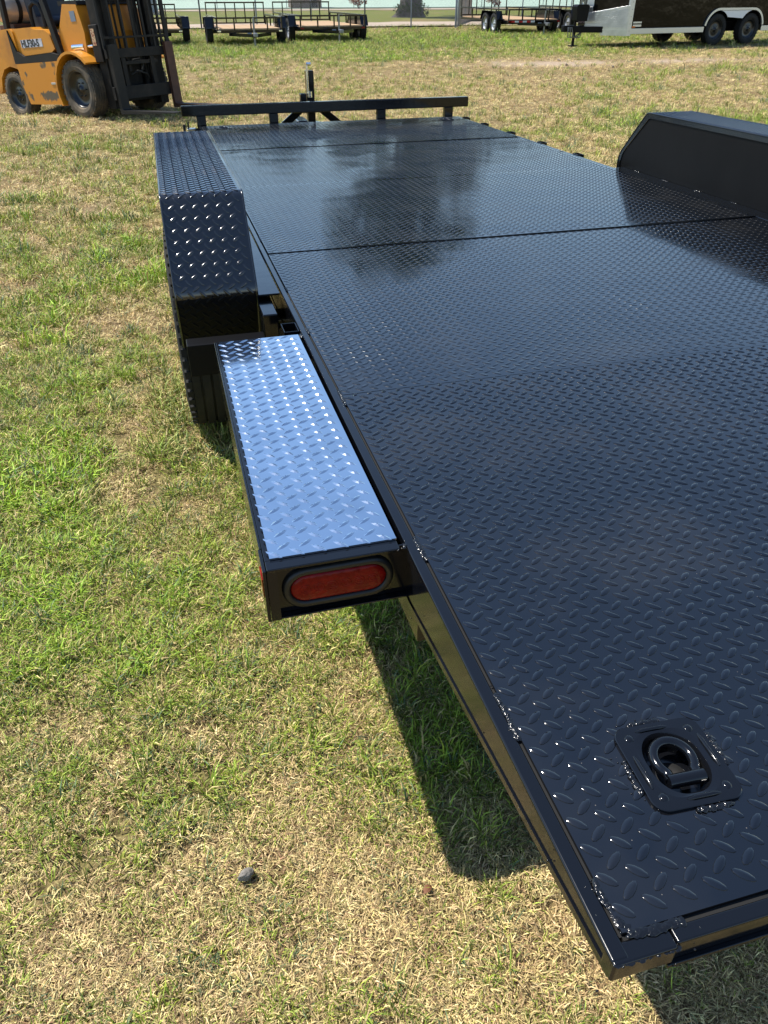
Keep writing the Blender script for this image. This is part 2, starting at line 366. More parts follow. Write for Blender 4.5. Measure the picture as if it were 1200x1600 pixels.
def grass_material():
    m = bpy.data.materials.new('grass_blade'); m.use_nodes = True
    n = m.node_tree.nodes; l = m.node_tree.links; n.clear()
    out = n.new('ShaderNodeOutputMaterial'); b = n.new('ShaderNodeBsdfPrincipled'); t = n.new('ShaderNodeBsdfTranslucent'); mx = n.new('ShaderNodeMixShader')
    b.inputs['Roughness'].default_value = .55; b.inputs['Specular IOR Level'].default_value = .25
    a = n.new('ShaderNodeAttribute'); a.attribute_type = 'INSTANCER'; a.attribute_name = 'col'
    v = n.new('ShaderNodeAttribute'); v.attribute_name = 'var'
    h = n.new('ShaderNodeHueSaturation')
    r = n.new('ShaderNodeMapRange'); r.inputs[3].default_value = .42; r.inputs[4].default_value = 1.85; l.new(v.outputs['Fac'], r.inputs[0]); l.new(r.outputs[0], h.inputs['Value'])
    ml = n.new('ShaderNodeMath'); ml.operation = 'MULTIPLY'; ml.inputs[1].default_value = 7.31; l.new(v.outputs['Fac'], ml.inputs[0])
    fr = n.new('ShaderNodeMath'); fr.operation = 'FRACT'; l.new(ml.outputs[0], fr.inputs[0])
    r2 = n.new('ShaderNodeMapRange'); r2.inputs[3].default_value = .478; r2.inputs[4].default_value = .522; l.new(fr.outputs[0], r2.inputs[0]); l.new(r2.outputs[0], h.inputs['Hue'])
    m13 = n.new('ShaderNodeMath'); m13.operation = 'MULTIPLY'; m13.inputs[1].default_value = 13.7; l.new(v.outputs['Fac'], m13.inputs[0])
    f13 = n.new('ShaderNodeMath'); f13.operation = 'FRACT'; l.new(m13.outputs[0], f13.inputs[0])
    lt = n.new('ShaderNodeMath'); lt.operation = 'LESS_THAN'; lt.inputs[1].default_value = .18; l.new(f13.outputs[0], lt.inputs[0])
    mxc = n.new('ShaderNodeMix'); mxc.data_type = 'RGBA'; mxc.inputs[7].default_value = (.50, .40, .17, 1)
    l.new(lt.outputs[0], mxc.inputs[0]); l.new(a.outputs['Color'], mxc.inputs[6]); l.new(mxc.outputs[2], h.inputs['Color']); l.new(h.outputs[0], b.inputs['Base Color']); l.new(h.outputs[0], t.inputs[0])
    mx.inputs[0].default_value = .16
    l.new(b.outputs[0], mx.inputs[1]); l.new(t.outputs[0], mx.inputs[2]); l.new(mx.outputs[0], out.inputs[0])
    return m
GM = grass_material()
KINDS = ['thatch'] * 4 + ['dry'] * 4 + ['green'] * 4 + ['tall'] * 3
protos = bpy.data.collections.new('grass_tufts')
for k, kd in enumerate(KINDS):
    o = tuft('tuft_%02d' % k, kd, 100 + k); o.data.materials.append(GM); protos.objects.link(o)

def scatter():
    P = []; S = []; I = []; Cc = []
    cx, cy = -.304, -.272
    zones = [(.30, 2.2, 9500, .70), (2.2, 3.6, 4200, .86), (3.6, 6.0, 1050, 1.2), (6.0, 10, 380, 1.5), (10, 16, 170, 1.6), (16, 26, 55, 1.9), (26, 38.5, 20, 2.3)]
    for r0, r1, den, sc in zones:
        a0, a1 = math.radians(-62), math.radians(85 if r1 < 3 else 62)
        n = int(.5 * (r1 * r1 - r0 * r0) * (a1 - a0) * den)
        r = np.sqrt(rng.uniform(r0 * r0, r1 * r1, n)); a = rng.uniform(a0, a1, n)
        x = cx + r * np.sin(a); y = cy + r * np.cos(a)
        keep = ~((x > .75) & (x < 2.0) & (y > .8) & (y < 6.0) & (rng.random(n) < .85))
        keep &= ~((x > 38.4) | (y > 38.4))
        x, y = x[keep], y[keep]; n = len(x)
        lu = lush(x, y); ba = bare(x, y)
        thin = np.clip((.40 - fbm(x + 7, y + 31, .11, 2)) * 6, 0, .88)
        k2 = rng.random(n) > np.maximum(ba * .95, thin); x, y, lu = x[k2], y[k2], lu[k2]; n = len(x)
        u = rng.random(n); g = np.clip((lu - .04) * .86, .13, .80)
        isg = u < g; tall = isg & (rng.random(n) < (.03 + .22 * lu))
        dry = (~isg) & (rng.random(n) < .42)
        idx = np.where(tall, 12 + rng.integers(0, 3, n), np.where(isg, 8 + rng.integers(0, 4, n), np.where(dry, 4 + rng.integers(0, 4, n), rng.integers(0, 4, n))))
        q = rng.random((n, 1)); q2 = rng.random((n, 1))
        gcol = np.array([.095, .140, .016]) * (1 - q) + np.array([.33, .39, .06]) * q
        # fresh growth in the lushest places, blue-green runners here and there
        fresh = np.clip((lu[:, None] - .5) * 2.0, 0, 1); gcol = gcol * (1 - fresh * .6) + np.array([.27, .42, .03]) * fresh * .7
        cool = (rng.random((n, 1)) < .16); gcol = np.where(cool, np.array([.12, .17, .085]), gcol)
        scol = np.array([.42, .31, .14]) * (1 - q) + np.array([.70, .56, .28]) * q
        scol = np.where(q2 < .2, np.array([.27, .18, .09]), scol)
        col = np.where(isg[:, None], gcol, scol)
        s = sc * rng.uniform(.65, 1.55, n) * np.where(isg, .85 + .45 * lu, 1.0)
        P.append(np.stack([x, y, ground_z(x, y) - .002], 1)); S.append(s); I.append(idx); Cc.append(col)
    # ranker growth along the parked trailers, under the fence and by the tyre
    for (x0, x1, y0, y1, n) in [(-3, 10, 23.9, 26.3, 1500), (-2, 9, 26, 31, 1600), (9, 19, 28, 33, 1300), (-8, 30, 38.0, 38.5, 800), (-.50, -.05, 2.05, 2.75, 160)]:
        x = rng.uniform(x0, x1, n); y = rng.uniform(y0, y1, n); far = y > 5
        P.append(np.stack([x, y, ground_z(x, y)], 1)); S.append(np.where(far, rng.uniform(1.7, 2.9, n), rng.uniform(1.0, 1.7, n)))
        I.append(12 + rng.integers(0, 3, n)); q = rng.random((n, 1)); Cc.append(np.array([.15, .19, .04]) * (1 - q) + np.array([.29, .32, .08]) * q)
    P = np.concatenate(P); S = np.concatenate(S); I = np.concatenate(I); Cc = np.concatenate(Cc); n = len(P)
    me = bpy.data.meshes.new('grass'); me.vertices.add(n); me.vertices.foreach_set('co', P.astype(np.float32).reshape(-1))
    me.attributes.new('scl', 'FLOAT', 'POINT').data.foreach_set('value', S.astype(np.float32))
    me.attributes.new('idx', 'INT', 'POINT').data.foreach_set('value', I.astype(np.int32))
    rot = np.stack([rng.normal(0, .10, n), rng.normal(0, .10, n), rng.uniform(0, 2 * PI, n)], 1)
    me.attributes.new('rot', 'FLOAT_VECTOR', 'POINT').data.foreach_set('vector', rot.astype(np.float32).reshape(-1))
    me.attributes.new('col', 'FLOAT_COLOR', 'POINT').data.foreach_set('color', np.concatenate([Cc, np.ones((n, 1))], 1).astype(np.float32).reshape(-1))
    o = bpy.data.objects.new('grass', me); COL.objects.link(o); me.materials.append(GM)
    ng = bpy.data.node_groups.new('scatter_tufts', 'GeometryNodeTree')
    ng.interface.new_socket('Geometry', in_out='INPUT', socket_type='NodeSocketGeometry'); ng.interface.new_socket('Geometry', in_out='OUTPUT', socket_type='NodeSocketGeometry')
    N = ng.nodes; L = ng.links
    gi = N.new('NodeGroupInput'); go = N.new('NodeGroupOutput'); ip = N.new('GeometryNodeInstanceOnPoints'); ci = N.new('GeometryNodeCollectionInfo')
    ci.inputs['Collection'].default_value = protos; ci.inputs['Separate Children'].default_value = True; ci.inputs['Reset Children'].default_value = True
    ip.inputs['Pick Instance'].default_value = True
    def attr(nm, ty):
        a = N.new('GeometryNodeInputNamedAttribute'); a.data_type = ty; a.inputs['Name'].default_value = nm; return a.outputs['Attribute']
    L.new(gi.outputs[0], ip.inputs['Points']); L.new(ci.outputs[0], ip.inputs['Instance'])
    L.new(attr('idx', 'INT'), ip.inputs['Instance Index']); L.new(attr('scl', 'FLOAT'), ip.inputs['Scale'])
    er = N.new('FunctionNodeEulerToRotation'); L.new(attr('rot', 'FLOAT_VECTOR'), er.inputs[0]); L.new(er.outputs[0], ip.inputs['Rotation'])
    L.new(ip.outputs[0], go.inputs[0])
    o.modifiers.new('scatter', 'NODES').node_group = ng
    tag(o, 'short patchy lawn of green tufts and straw-coloured dry grass', 'grass', kind='stuff')
scatter()

# ------------------------------------------------------------------ tread plate
def lug_shape(L, W, H, style):
    """one raised tread lug: lens outline, flank, nearly flat crown (the deck's lugs are flat-topped with steep flanks)"""
    n = 10
    def ring(k, z):
        out = []
        for j in range(n):
            a = 2 * PI * j / n; c, s_ = math.cos(a), math.sin(a)
            out.append((L / 2 * c * (1 - (1 - k) * W / L * .85 if style != 'step' else k ** .9), W / 2 * s_ * (abs(s_) ** (.10 if style != 'step' else .55)) * k, z))
        return out
    if style != 'step':
        k0, z0, z1 = (.90, .58, .90) if style == 'deck' else (.85, .40, .90)
        vs = ring(1.0, -.0003) + ring(k0, H * z0) + ring(k0, H * z0) + ring(.40, H * z1) + [(0, 0, H)]
        fl = [(j, (j + 1) % n, (j + 1) % n + n, j + n) for j in range(n)]
        fs = [(2 * n + j, 2 * n + (j + 1) % n, (j + 1) % n + 3 * n, j + 3 * n) for j in range(n)] + [(j + 3 * n, (j + 1) % n + 3 * n, 4 * n) for j in range(n)]
        return np.array(vs), fl, fs
    vs = ring(1.0, -.0004) + ring(.25, H * .86) + [(0, 0, H)]
    fs = [(j, (j + 1) % n, (j + 1) % n + n, j + n) for j in range(n)] + [(j + n, (j + 1) % n + n, 2 * n) for j in range(n)]
    return np.array(vs), fs, []
def lugs(mb, shape, places):
    """places: (origin, u, v, n) frames"""
    vs, flat, fs = shape
    for o, u, v, nn in places:
        q = vs[:, 0:1] * np.array(u) + vs[:, 1:2] * np.array(v) + vs[:, 2:3] * np.array(nn) + np.array(o)
        o_ = len(mb.v); mb.add(q.tolist(), fs, True)
        mb.f += [tuple(i_ + o_ for i_ in f) for f in flat]; mb.sm += [False] * len(flat)
PX, PY = .0335, .0318
def lattice(w, l, x0=.0116, y0=.0185, px=PX, py=PY, inset=.008):
    out = []
    for jj in range(-1, int(l / py) + 2):
        for ii in range(-1, int(w / px) + 2):
            for kind in (0, 1):
                x = x0 + ii * px + kind * px / 2; y = y0 + jj * py + kind * py / 2
                if inset < x < w - inset and inset < y < l - inset:
                    a = math.radians(-45 if kind == 0 else 35)
                    out.append((x, y, math.cos(a), math.sin(a)))
    return out
S4, DW, GAP = 1.2192, 2.02, .0034
def deck_sheet(name, holes, seed, shape):
    r = random.Random(seed)
    l = S4 - GAP
    xs = sorted(set([0, DW] + [DW * k / 16 for k in range(17)] + [h for c in holes for h in (c[0] - .034, c[0] + .034)]))
    ys = sorted(set([0, l] + [l * k / 10 for k in range(11)] + [h for c in holes for h in (c[1] - .044, c[1] + .044)]))
    mb = MB(); vs = [(x, y, 0) for y in ys for x in xs]; nx_ = len(xs); fs = []
    for b in range(len(ys) - 1):
        for a in range(nx_ - 1):
            mx_, my_ = (xs[a] + xs[a + 1]) / 2, (ys[b] + ys[b + 1]) / 2
            if any(abs(mx_ - c[0]) < .034 and abs(my_ - c[1]) < .044 for c in holes): continue
            fs.append((b * nx_ + a, b * nx_ + a + 1, (b + 1) * nx_ + a + 1, (b + 1) * nx_ + a))
    mb.add(vs, fs, True)
    t = -.0048
    mb.add([(0, 0, 0), (DW, 0, 0), (DW, l, 0), (0, l, 0), (0, 0, t), (DW, 0, t), (DW, l, t), (0, l, t)], [(0, 4, 5, 1), (1, 5, 6, 2), (2, 6, 7, 3), (3, 7, 4, 0)])
    pl = []
    for x, y, c, s_ in lattice(DW, l, inset=.0045):
        if any(abs(x - h[0]) < .052 and abs(y - h[1]) < .055 for h in holes): continue
        k = (1 + r.uniform(-.03, .03)) * min(1, min(x, DW - x) / .0105, min(y, l - y) / .0095)
        pl.append(((x, y, 0), (c * k, s_ * k, 0), (-s_, c, 0), (0, 0, 1)))
    lugs(mb, shape, pl)
    me = bpy.data.meshes.new(name); me.from_pydata(mb.v, [], mb.f); me.polygons.foreach_set('use_smooth', mb.sm); me.update()
    me.materials.append(M['deck']); me.materials.append(M['lug_flank'])
    me.polygons.foreach_set('material_index', [0 if q else 1 for q in mb.sm])
    return me

# ------------------------------------------------------------------ the car hauler
hauler = empty('car_hauler_trailer', DECK, 'glossy black tread-plate car hauler trailer filling the right foreground', 'trailer')
DR = (.156, .153)                                         # rear D ring, from the deck's rear left corner
rear_holes = [DR, (DW - DR[0], DR[1])]
front_holes = [(.145, S4 - .16), (DW - .145, S4 - .16)]
plump, lowered = lug_shape(.0255, .0108, .0020, 'round'), lug_shape(.0250, .0096, .0010, 'deck')  # forward sheets' lugs set lower so the far deck mirrors more sky
me_r = deck_sheet('deck_plate', rear_holes, 1, plump); me_m = deck_sheet('deck_plate', [], 2, lowered); me_f = deck_sheet('deck_plate', front_holes, 3, lowered)
for k in range(5):
    o = obj('deck_plate', me_r if k == 0 else me_f if k == 4 else me_m, None, hauler)
    o.location = (0, k * S4 + .001, [0, -.0003, .0006, .0005, .0008][k])
    o.rotation_euler = (math.radians([0, -.09, -.03, -.12, -.06][k]), math.radians([0, .04, -.03, .03, 0][k]), 0)

def rounded(hw, hl, r, n=9):
    p = []
    for cx, cy, a0 in ((hw - r, hl - r, 0), (-hw + r, hl - r, 90), (-hw + r, -hl + r, 180), (hw - r, -hl + r, 270)):
        for k in range(n + 1):
            a = math.radians(a0 + 90 * k / n); p.append((cx + r * math.cos(a), cy + r * math.sin(a)))
    return p
def blob(mb, p, rx, ry, rz, ang, r):
    vs = []; n, m_ = 7, 4
    c, s_ = math.cos(ang), math.sin(ang)
    for i_ in range(m_ + 1):
        t = PI / 2 * i_ / m_
        for k in range(n):
            a = 2 * PI * k / n; x = rx * math.cos(a) * math.cos(t); y = ry * math.sin(a) * math.cos(t); z = rz * math.sin(t)
            q = 1 + r.uniform(-.12, .12)
            vs.append((p[0] + (x * c - y * s_) * q, p[1] + (x * s_ + y * c) * q, p[2] + z))
    fs = [(i_ * n + k, i_ * n + (k + 1) % n, (i_ + 1) * n + (k + 1) % n, (i_ + 1) * n + k) for i_ in range(m_) for k in range(n)]
    mb.add(vs, fs, True)
def weld(parent, pts, w=.006, h=.004, seed=0, dens=1.0, name='weld_bead'):
    r = random.Random(seed); mb = MB()
    for a, b in zip(pts[:-1], pts[1:]):
        a = Vector(a); b = Vector(b); L = (b - a).length; n = max(1, int(L / (w * .42) * dens)); ang = math.atan2(b.y - a.y, b.x - a.x)
        for k in range(n + 1):
            p = a.lerp(b, k / n) + Vector((r.uniform(-.2, .2) * w, r.uniform(-.2, .2) * w, 0))
            blob(mb, p, w * r.uniform(.5, 1.3), w * r.uniform(.4, 1.0), h * r.uniform(.25, .65), ang + r.uniform(-.3, .3), r)
    for a in pts:                                          # spatter
        for k in range(3):
            blob(mb, (a[0] + r.gauss(0, .010), a[1] + r.gauss(0, .010), a[2] - .001), .0012, .0012, .0014, 0, r)
    o = mb.build(name, 'weld', parent); o['kind'] = 'stuff'
    return o
def d_ring(parent, cx, cy, turn, seed):
    root = sub('tie_down_ring', parent); root.location = (cx, cy, 0); root.rotation_euler = (0, 0, math.radians(turn))
    out = rounded(.054, .057, .017); n = len(out)
    inn = [(x * .031 / .054, y * .038 / .057) for x, y in rounded(.054, .057, .048)]
    mb = MB()
    rings = [[(x, y, -.001) for x, y in out], [(x, y, .0034) for x, y in out], [(x * .985, y * .985, .0042) for x, y in out],
             [(ox * .35 + ix * .65, oy * .35 + iy * .65, .0046) for (ox, oy), (ix, iy) in zip(out, inn)],
             [(ix * 1.10, iy * 1.10, .0036) for ix, iy in inn], [(ix, iy, -.001) for ix, iy in inn], [(ix * .9, iy * .9, -.022) for ix, iy in inn]]
    vs = [p for g in rings for p in g]; fs = []
    for k in range(len(rings) - 1): fs += [(k * n + j, k * n + (j + 1) % n, (k + 1) * n + (j + 1) % n, (k + 1) * n + j) for j in range(n)]
    fs.append(tuple(range((len(rings) - 1) * n, len(rings) * n)))
    mb.add(vs, fs, False)
    for (x0, y0, x1, y1) in ((-.026, .0475, .014, .0475), (-.014, -.0475, .026, -.0475), (-.0445, -.028, -.0445, .016), (.0445, -.016, .0445, .030)):
        mb.tube([(x0, y0, .0040), (x0 * .8 + x1 * .2, y0 * .8 + y1 * .2, .0050), (x0 * .2 + x1 * .8, y0 * .2 + y1 * .8, .0050), (x1, y1, .0040)], [.0014, .0028, .0028, .0014], 8)
    rr = random.Random(seed)
    for sx, sy in ((-1, 1), (1, 1), (1, -1), (-1, -1)): blob(mb, (sx * .038, sy * .040, .0040), .006, .006, .0024, 0, rr)
    mb.build('pan', 'paint', root)
    MB().lathe([(-.0215, 0), (-.0205, .0001), (-.0205, .017), (-.022, .018)], 24, 'z').build('pan_plug', 'gap', root)
    b = MB()
    b.tube([(-.022, -.0215, .001), (.022, -.0215, .001)], .0080, 14)
    loop = [(.0225 * math.cos(math.radians(a)), .005 + .0235 * math.sin(math.radians(a)), .0015 + .002 * math.sin(math.radians(a))) for a in range(222, -43, -12)]
    loop = [(-.0175, -.0205, .001)] + loop + [(.0175, -.0205, .001)]
    b.tube(loop, .0062, 12)
    b.build('ring', 'paint', root)
    weld(root, [(-.0575, .012, .001), (-.0575, -.028, .001)], .0055, .005, seed)
    weld(root, [(.0575, .030, .001), (.0575, -.010, .001)], .0045, .0035, seed + 1)
    weld(root, [(-.028, .0605, .001), (.008, .0605, .001)], .0055, .004, seed + 2)
    weld(root, [(-.006, -.0605, .001), (.030, -.0605, .001)], .0055, .005, seed + 3)
for k, (cx, cy) in enumerate(rear_holes): d_ring(hauler, cx, cy + .001, -3 if k == 0 else 3, 40 + 7 * k)
for k, (cx, cy) in enumerate(front_holes): d_ring(hauler, cx, 4 * S4 + cy + .001, 2, 60 + 7 * k)

LEN = 5 * S4
def side_rail(sx):
    """channel beside the deck: top lip, web set back, lower lip; cut to a taper behind the tail lamp box"""
    X = (lambda x: x) if sx < 0 else (lambda x: DW - x)
    mb = MB()
    mb.box(*sorted((X(-.022), X(-.0035))), -.0205, LEN + .012, -.0125, -.0012)
    mb.build('rail_lip', 'paint', hauler, .0034, 3)
    w = MB(); a, b = sorted((X(-.0185), X(-.012)))
    w.prism([(-.018, -.0122), (LEN + .01, -.0122), (LEN + .01, -.108), (.62, -.108), (-.018, -.024)], a, b, 'x')
    w.build('rail_web', 'paint', hauler, .001, 1)
    lo = MB(); a, b = sorted((X(-.0205), X(-.0055)))
    lo.prism([(-.018, -.0240), (.62, -.108), (LEN + .01, -.108), (LEN + .01, -.120), (.62, -.120), (-.018, -.034)], a, b, 'x')
    lo.build('rail_lower_lip', 'paint', hauler, .0015, 2)
    weld(hauler, [(X(-.0185), .58, -.104), (X(-.0185), .30, -.0672), (X(-.0185), .10, -.041)], .0022, .0016, 90 + sx, 1.2)
    lg = MB(); a, b = sorted((X(-.0034), X(.05))); lg.box(a, b, 0, LEN, -.012, -.0056); lg.build('ledge', 'gap', hauler)
for sx in (-1, 1): side_rail(sx)
mb = MB(); mb.box(.046, DW - .046, -.0205, -.0045, -.0125, -.0014); mb.build('rear_rail_lip', 'paint', hauler, .0025, 2)
mb = MB(); mb.box(.046, DW - .046, -.0150, -.0090, -.046, -.0127); mb.build('rear_rail_web', 'paint', hauler, .001, 1)
mb = MB(); mb.box(.046, DW - .046, -.0200, -.0040, -.052, -.0462); mb.build('rear_rail_lower_lip', 'paint', hauler, .0015, 2)
mb = MB(); mb.box(.0, DW, -.0040, .05, -.012, -.0056); mb.build('ledge', 'gap', hauler)
for x0, x1 in ((-.0215, .0455), (DW - .0455, DW + .0215)):
    mb = MB(); mb.box(x0, x1, -.0235, -.0040, -.032, -.0022); mb.build('corner_block', 'paint', hauler, .003, 3)
for k in range(1, 5):
    mb = MB(); mb.box(.0, DW, k * S4 - .03, k * S4 + .03, -.0125, -.0062); mb.build('seam_backing', 'gap', hauler)
for k in range(11):
    y = .25 + k * .56
    mb = MB(); mb.box(.0, DW, y, y + .05, -.088, -.0135); mb.build('crossmember', 'paint', hauler)
mb = MB(); mb.box(-.02, DW + .02, LEN + .013, LEN + .055, -.11, -.006); mb.build('front_rail', 'paint', hauler, .003)
# welds that tie plate to rail
E0 = -.0018
for k, (y0, y1) in enumerate([(.045, .05), (.235, .305), (.595, .655), (1.17, 1.245), (1.62, 1.66), (2.0, 2.03), (2.62, 2.68), (3.3, 3.35), (4.1, 4.15), (5.1, 5.2)]):
    weld(hauler, [(E0, y0, -.001), (E0, y1, -.001)], .0060 if k < 3 else .005, .0042, 200 + k)
    weld(hauler, [(DW - E0, y0 + .1, -.001), (DW - E0, y1 + .1, -.001)], .0055, .004, 230 + k)
weld(hauler, [(-.001, .043, -.001), (.003, .012, -.001), (.010, -.002, -.001), (.03, -.0035, -.001), (.062, -.003, -.001)], .0060, .0026, 260, 1.6)
weld(hauler, [(-.019, -.022, -.004), (.044, -.022, -.006)], .004, .002, 261, .6)
weld(hauler, [(.047, -.014, -.014), (.047, -.014, -.04)], .005, .004, 262)

# tail lamp box with the polished step
BX0, BX1, BY0, BY1, BH = -.253, -.0235, .632, 1.622, .103
box = sub('tail_lamp_box', hauler)
mb = MB(); mb.box(BX0, BX0 + .004, BY0 + .06, BY1, -BH, -.0005); mb.build('side_panel', 'paint', box, .0012, 2)
mb = MB(); mb.box(BX0 - .0022, BX0 + .0035, BY0 - .001, BY0 + .0598, -BH - .002, -.0008); mb.build('corner_plate', 'paint', box, .0015, 2)
mb = MB(); mb.box(BX0 + .0042, BX1 - .010, BY0, BY0 + .0245, -.0060, 0); mb.build('rear_lip', 'paint', box, .002, 3)
mb = MB(); mb.box(BX0 + .0042, BX0 + .0150, BY0 + .0247, BY1, -.0050, -.0008); mb.build('side_lip', 'paint', box, .0015, 2)
mb = MB(); mb.box(BX1 - .0180, BX1 - .0105, BY0 + .0247, BY1, -.0055, -.0008); mb.build('side_lip', 'paint', box, .0015, 2)
mb = MB(); mb.box(BX0 + .0150, BX1 - .0182, BY1 - .012, BY1, -BH, -.0010); mb.build('front_panel', 'paint', box, .0015, 2)
mb = MB(); mb.box(BX0 + .0042, BX1 + .010, BY0 + .016, BY0 + .0195, -BH, -.0062); mb.build('rear_panel', 'paint', box, .0008, 1)
mb = MB(); mb.prism([(BX0 + .0042, -BH - .003), (BX0 + .020, -BH - .003), (BX0 + .020, -.0065), (BX0 + .0042, -.0065)], BY0 + .002, BY0 + .0158, 'y'); mb.build('end_flange', 'paint', box, .0015, 2)
mb = MB(); mb.box(BX0 + .0042, BX1 + .010, BY0 + .0032, BY1 - .013, -BH - .004, -BH - .0004); mb.build('floor_panel', 'paint', box, .001, 1)
mb = MB(); mb.box(BX0 - .0036, BX0 - .0023, BY0 + .012, BY0 + .048, -.062, -.026); mb.build('side_marker', 'lens', box)
weld(box, [(BX1 - .003, BY0 + .002, -.002), (BX1 + .001, BY0 + .010, -.002)], .005, .004, 300)
weld(box, [(BX1 - .002, BY1 - .02, -.002), (BX1 - .002, BY1 - .002, -.002)], .006, .004, 301)
# step: polished aluminium tread plate
sw, slen = .207, .953
mb = MB(); mb.box(0, sw, 0, slen, -.0035, 0)
pl = []
for x, y, c, s_ in lattice(sw, slen, .0085, .010, .0358, .0352, .005):
    pl.append(((x, y, 0), (c, s_, 0), (-s_, c, 0), (0, 0, 1)))
lugs(mb, lug_shape(.0330, .0104, .00250, 'step'), pl)
me = mb.mesh('step_plate')
o = obj('step_plate', me, 'alu', box); o.location = (-.2405, .6555, .0042)
mb = MB(); mb.box(-.2400, -.0340, .6565, 1.6080, -.0075, .0005); mb.build('step_bed', 'gap', box)
# oval tail lamp
def stadium(hw, hh, n=12):
    p = []
    for k in range(n + 1): a = -PI / 2 + PI * k / n; p.append((hw - hh + hh * math.cos(a), hh * math.sin(a)))
    for k in range(n + 1): a = PI / 2 + PI * k / n; p.append((-hw + hh + hh * math.cos(a), hh * math.sin(a)))
    return p
def loft(mb, rings, cap=True, smooth=True):
    n = len(rings[0]); vs = [p for r in rings for p in r]; fs = []
    for k in range(len(rings) - 1): fs += [(k * n + j, k * n + (j + 1) % n, (k + 1) * n + (j + 1) % n, (k + 1) * n + j) for j in range(n)]
    if cap: fs.append(tuple(range((len(rings) - 1) * n, len(rings) * n)))
    return mb.add(vs, fs, smooth)
lcx, lcz, ly = -.134, -.0565, BY0 + .0158
lamp = sub('tail_lamp', hauler)
ring = lambda hw, hh, dy: [(lcx + x, ly - dy, lcz + z) for x, z in stadium(hw, hh)]
mb = MB(); loft(mb, [ring(.0930, .0400, 0), ring(.0925, .0395, .005), ring(.0890, .0360, .0085), ring(.0830, .0300, .0085), ring(.0800, .0270, .0060), ring(.0795, .0265, .002)], False); mb.build('grommet', 'grommet', lamp)
mb = MB(); loft(mb, [ring(.0796, .0266, .001), ring(.0790, .0260, .0050), ring(.0760, .0230, .0072), ring(.0700, .0170, .0082)]); mb.build('lens', 'lens', lamp)
mb = MB()
for k in range(6):
    x = lcx - .056 + k * .0224
    for rad in (.0042, .0085):
        mb.tube([(x + rad * math.cos(a), ly - .0080, lcz + rad * math.sin(a)) for a in [2 * PI * j / 14 for j in range(14)]], .0007, 5, closed=True)
mb.build('lens_rings', 'lens', lamp)
# stake pocket, fender brace and bracket beside the box
mb = MB()
for (x0, x1, y0, y1) in ((-.064, -.061, 1.655, 1.725), (-.0255, -.0225, 1.655, 1.725), (-.0609, -.0256, 1.655, 1.658), (-.0609, -.0256, 1.722, 1.725)): mb.box(x0, x1, y0, y1, -.10, -.004)
mb.build('stake_pocket', 'paint', hauler, .001, 1)
mb = MB(); mb.box(-.098, -.052, 1.86, 3.70, -.12, -.022); mb.build('fender_brace', 'paint', hauler, .004, 3)
mb = MB(); mb.box(-.325, -.10, 1.80, 1.86, -.165, -.070); mb.build('fender_bracket', 'satin', hauler, .003, 2)
mb = MB(); mb.box(DW + .052, DW + .098, 1.86, 3.70, -.12, -.022); mb.build('fender_brace', 'paint', hauler, .004, 3)
# stake pockets along the right rail
for y in (4.05, 4.55, 5.05, 5.55, 5.95):
    mb = MB(); x = DW + .0225
    for (x0, x1, y0, y1) in ((x, x + .003, y, y + .07), (x + .037, x + .040, y, y + .07), (x + .0031, x + .0369, y, y + .003), (x + .0031, x + .0369, y + .067, y + .07)): mb.box(x0, x1, y0, y1, -.085, .003)
    mb.build('stake_pocket', 'paint', hauler, .001, 1)
for y in (4.05, 4.7, 5.4, 5.95):
    mb = MB(); x = -.0625
    for (x0, x1, y0, y1) in ((x, x + .003, y, y + .07), (x + .037, x + .040, y, y + .07), (x + .0031, x + .0369, y, y + .003), (x + .0031, x + .0369, y + .067, y + .07)): mb.box(x0, x1, y0, y1, -.085, -.004)
    mb.build('stake_pocket', 'paint', hauler, .001, 1)

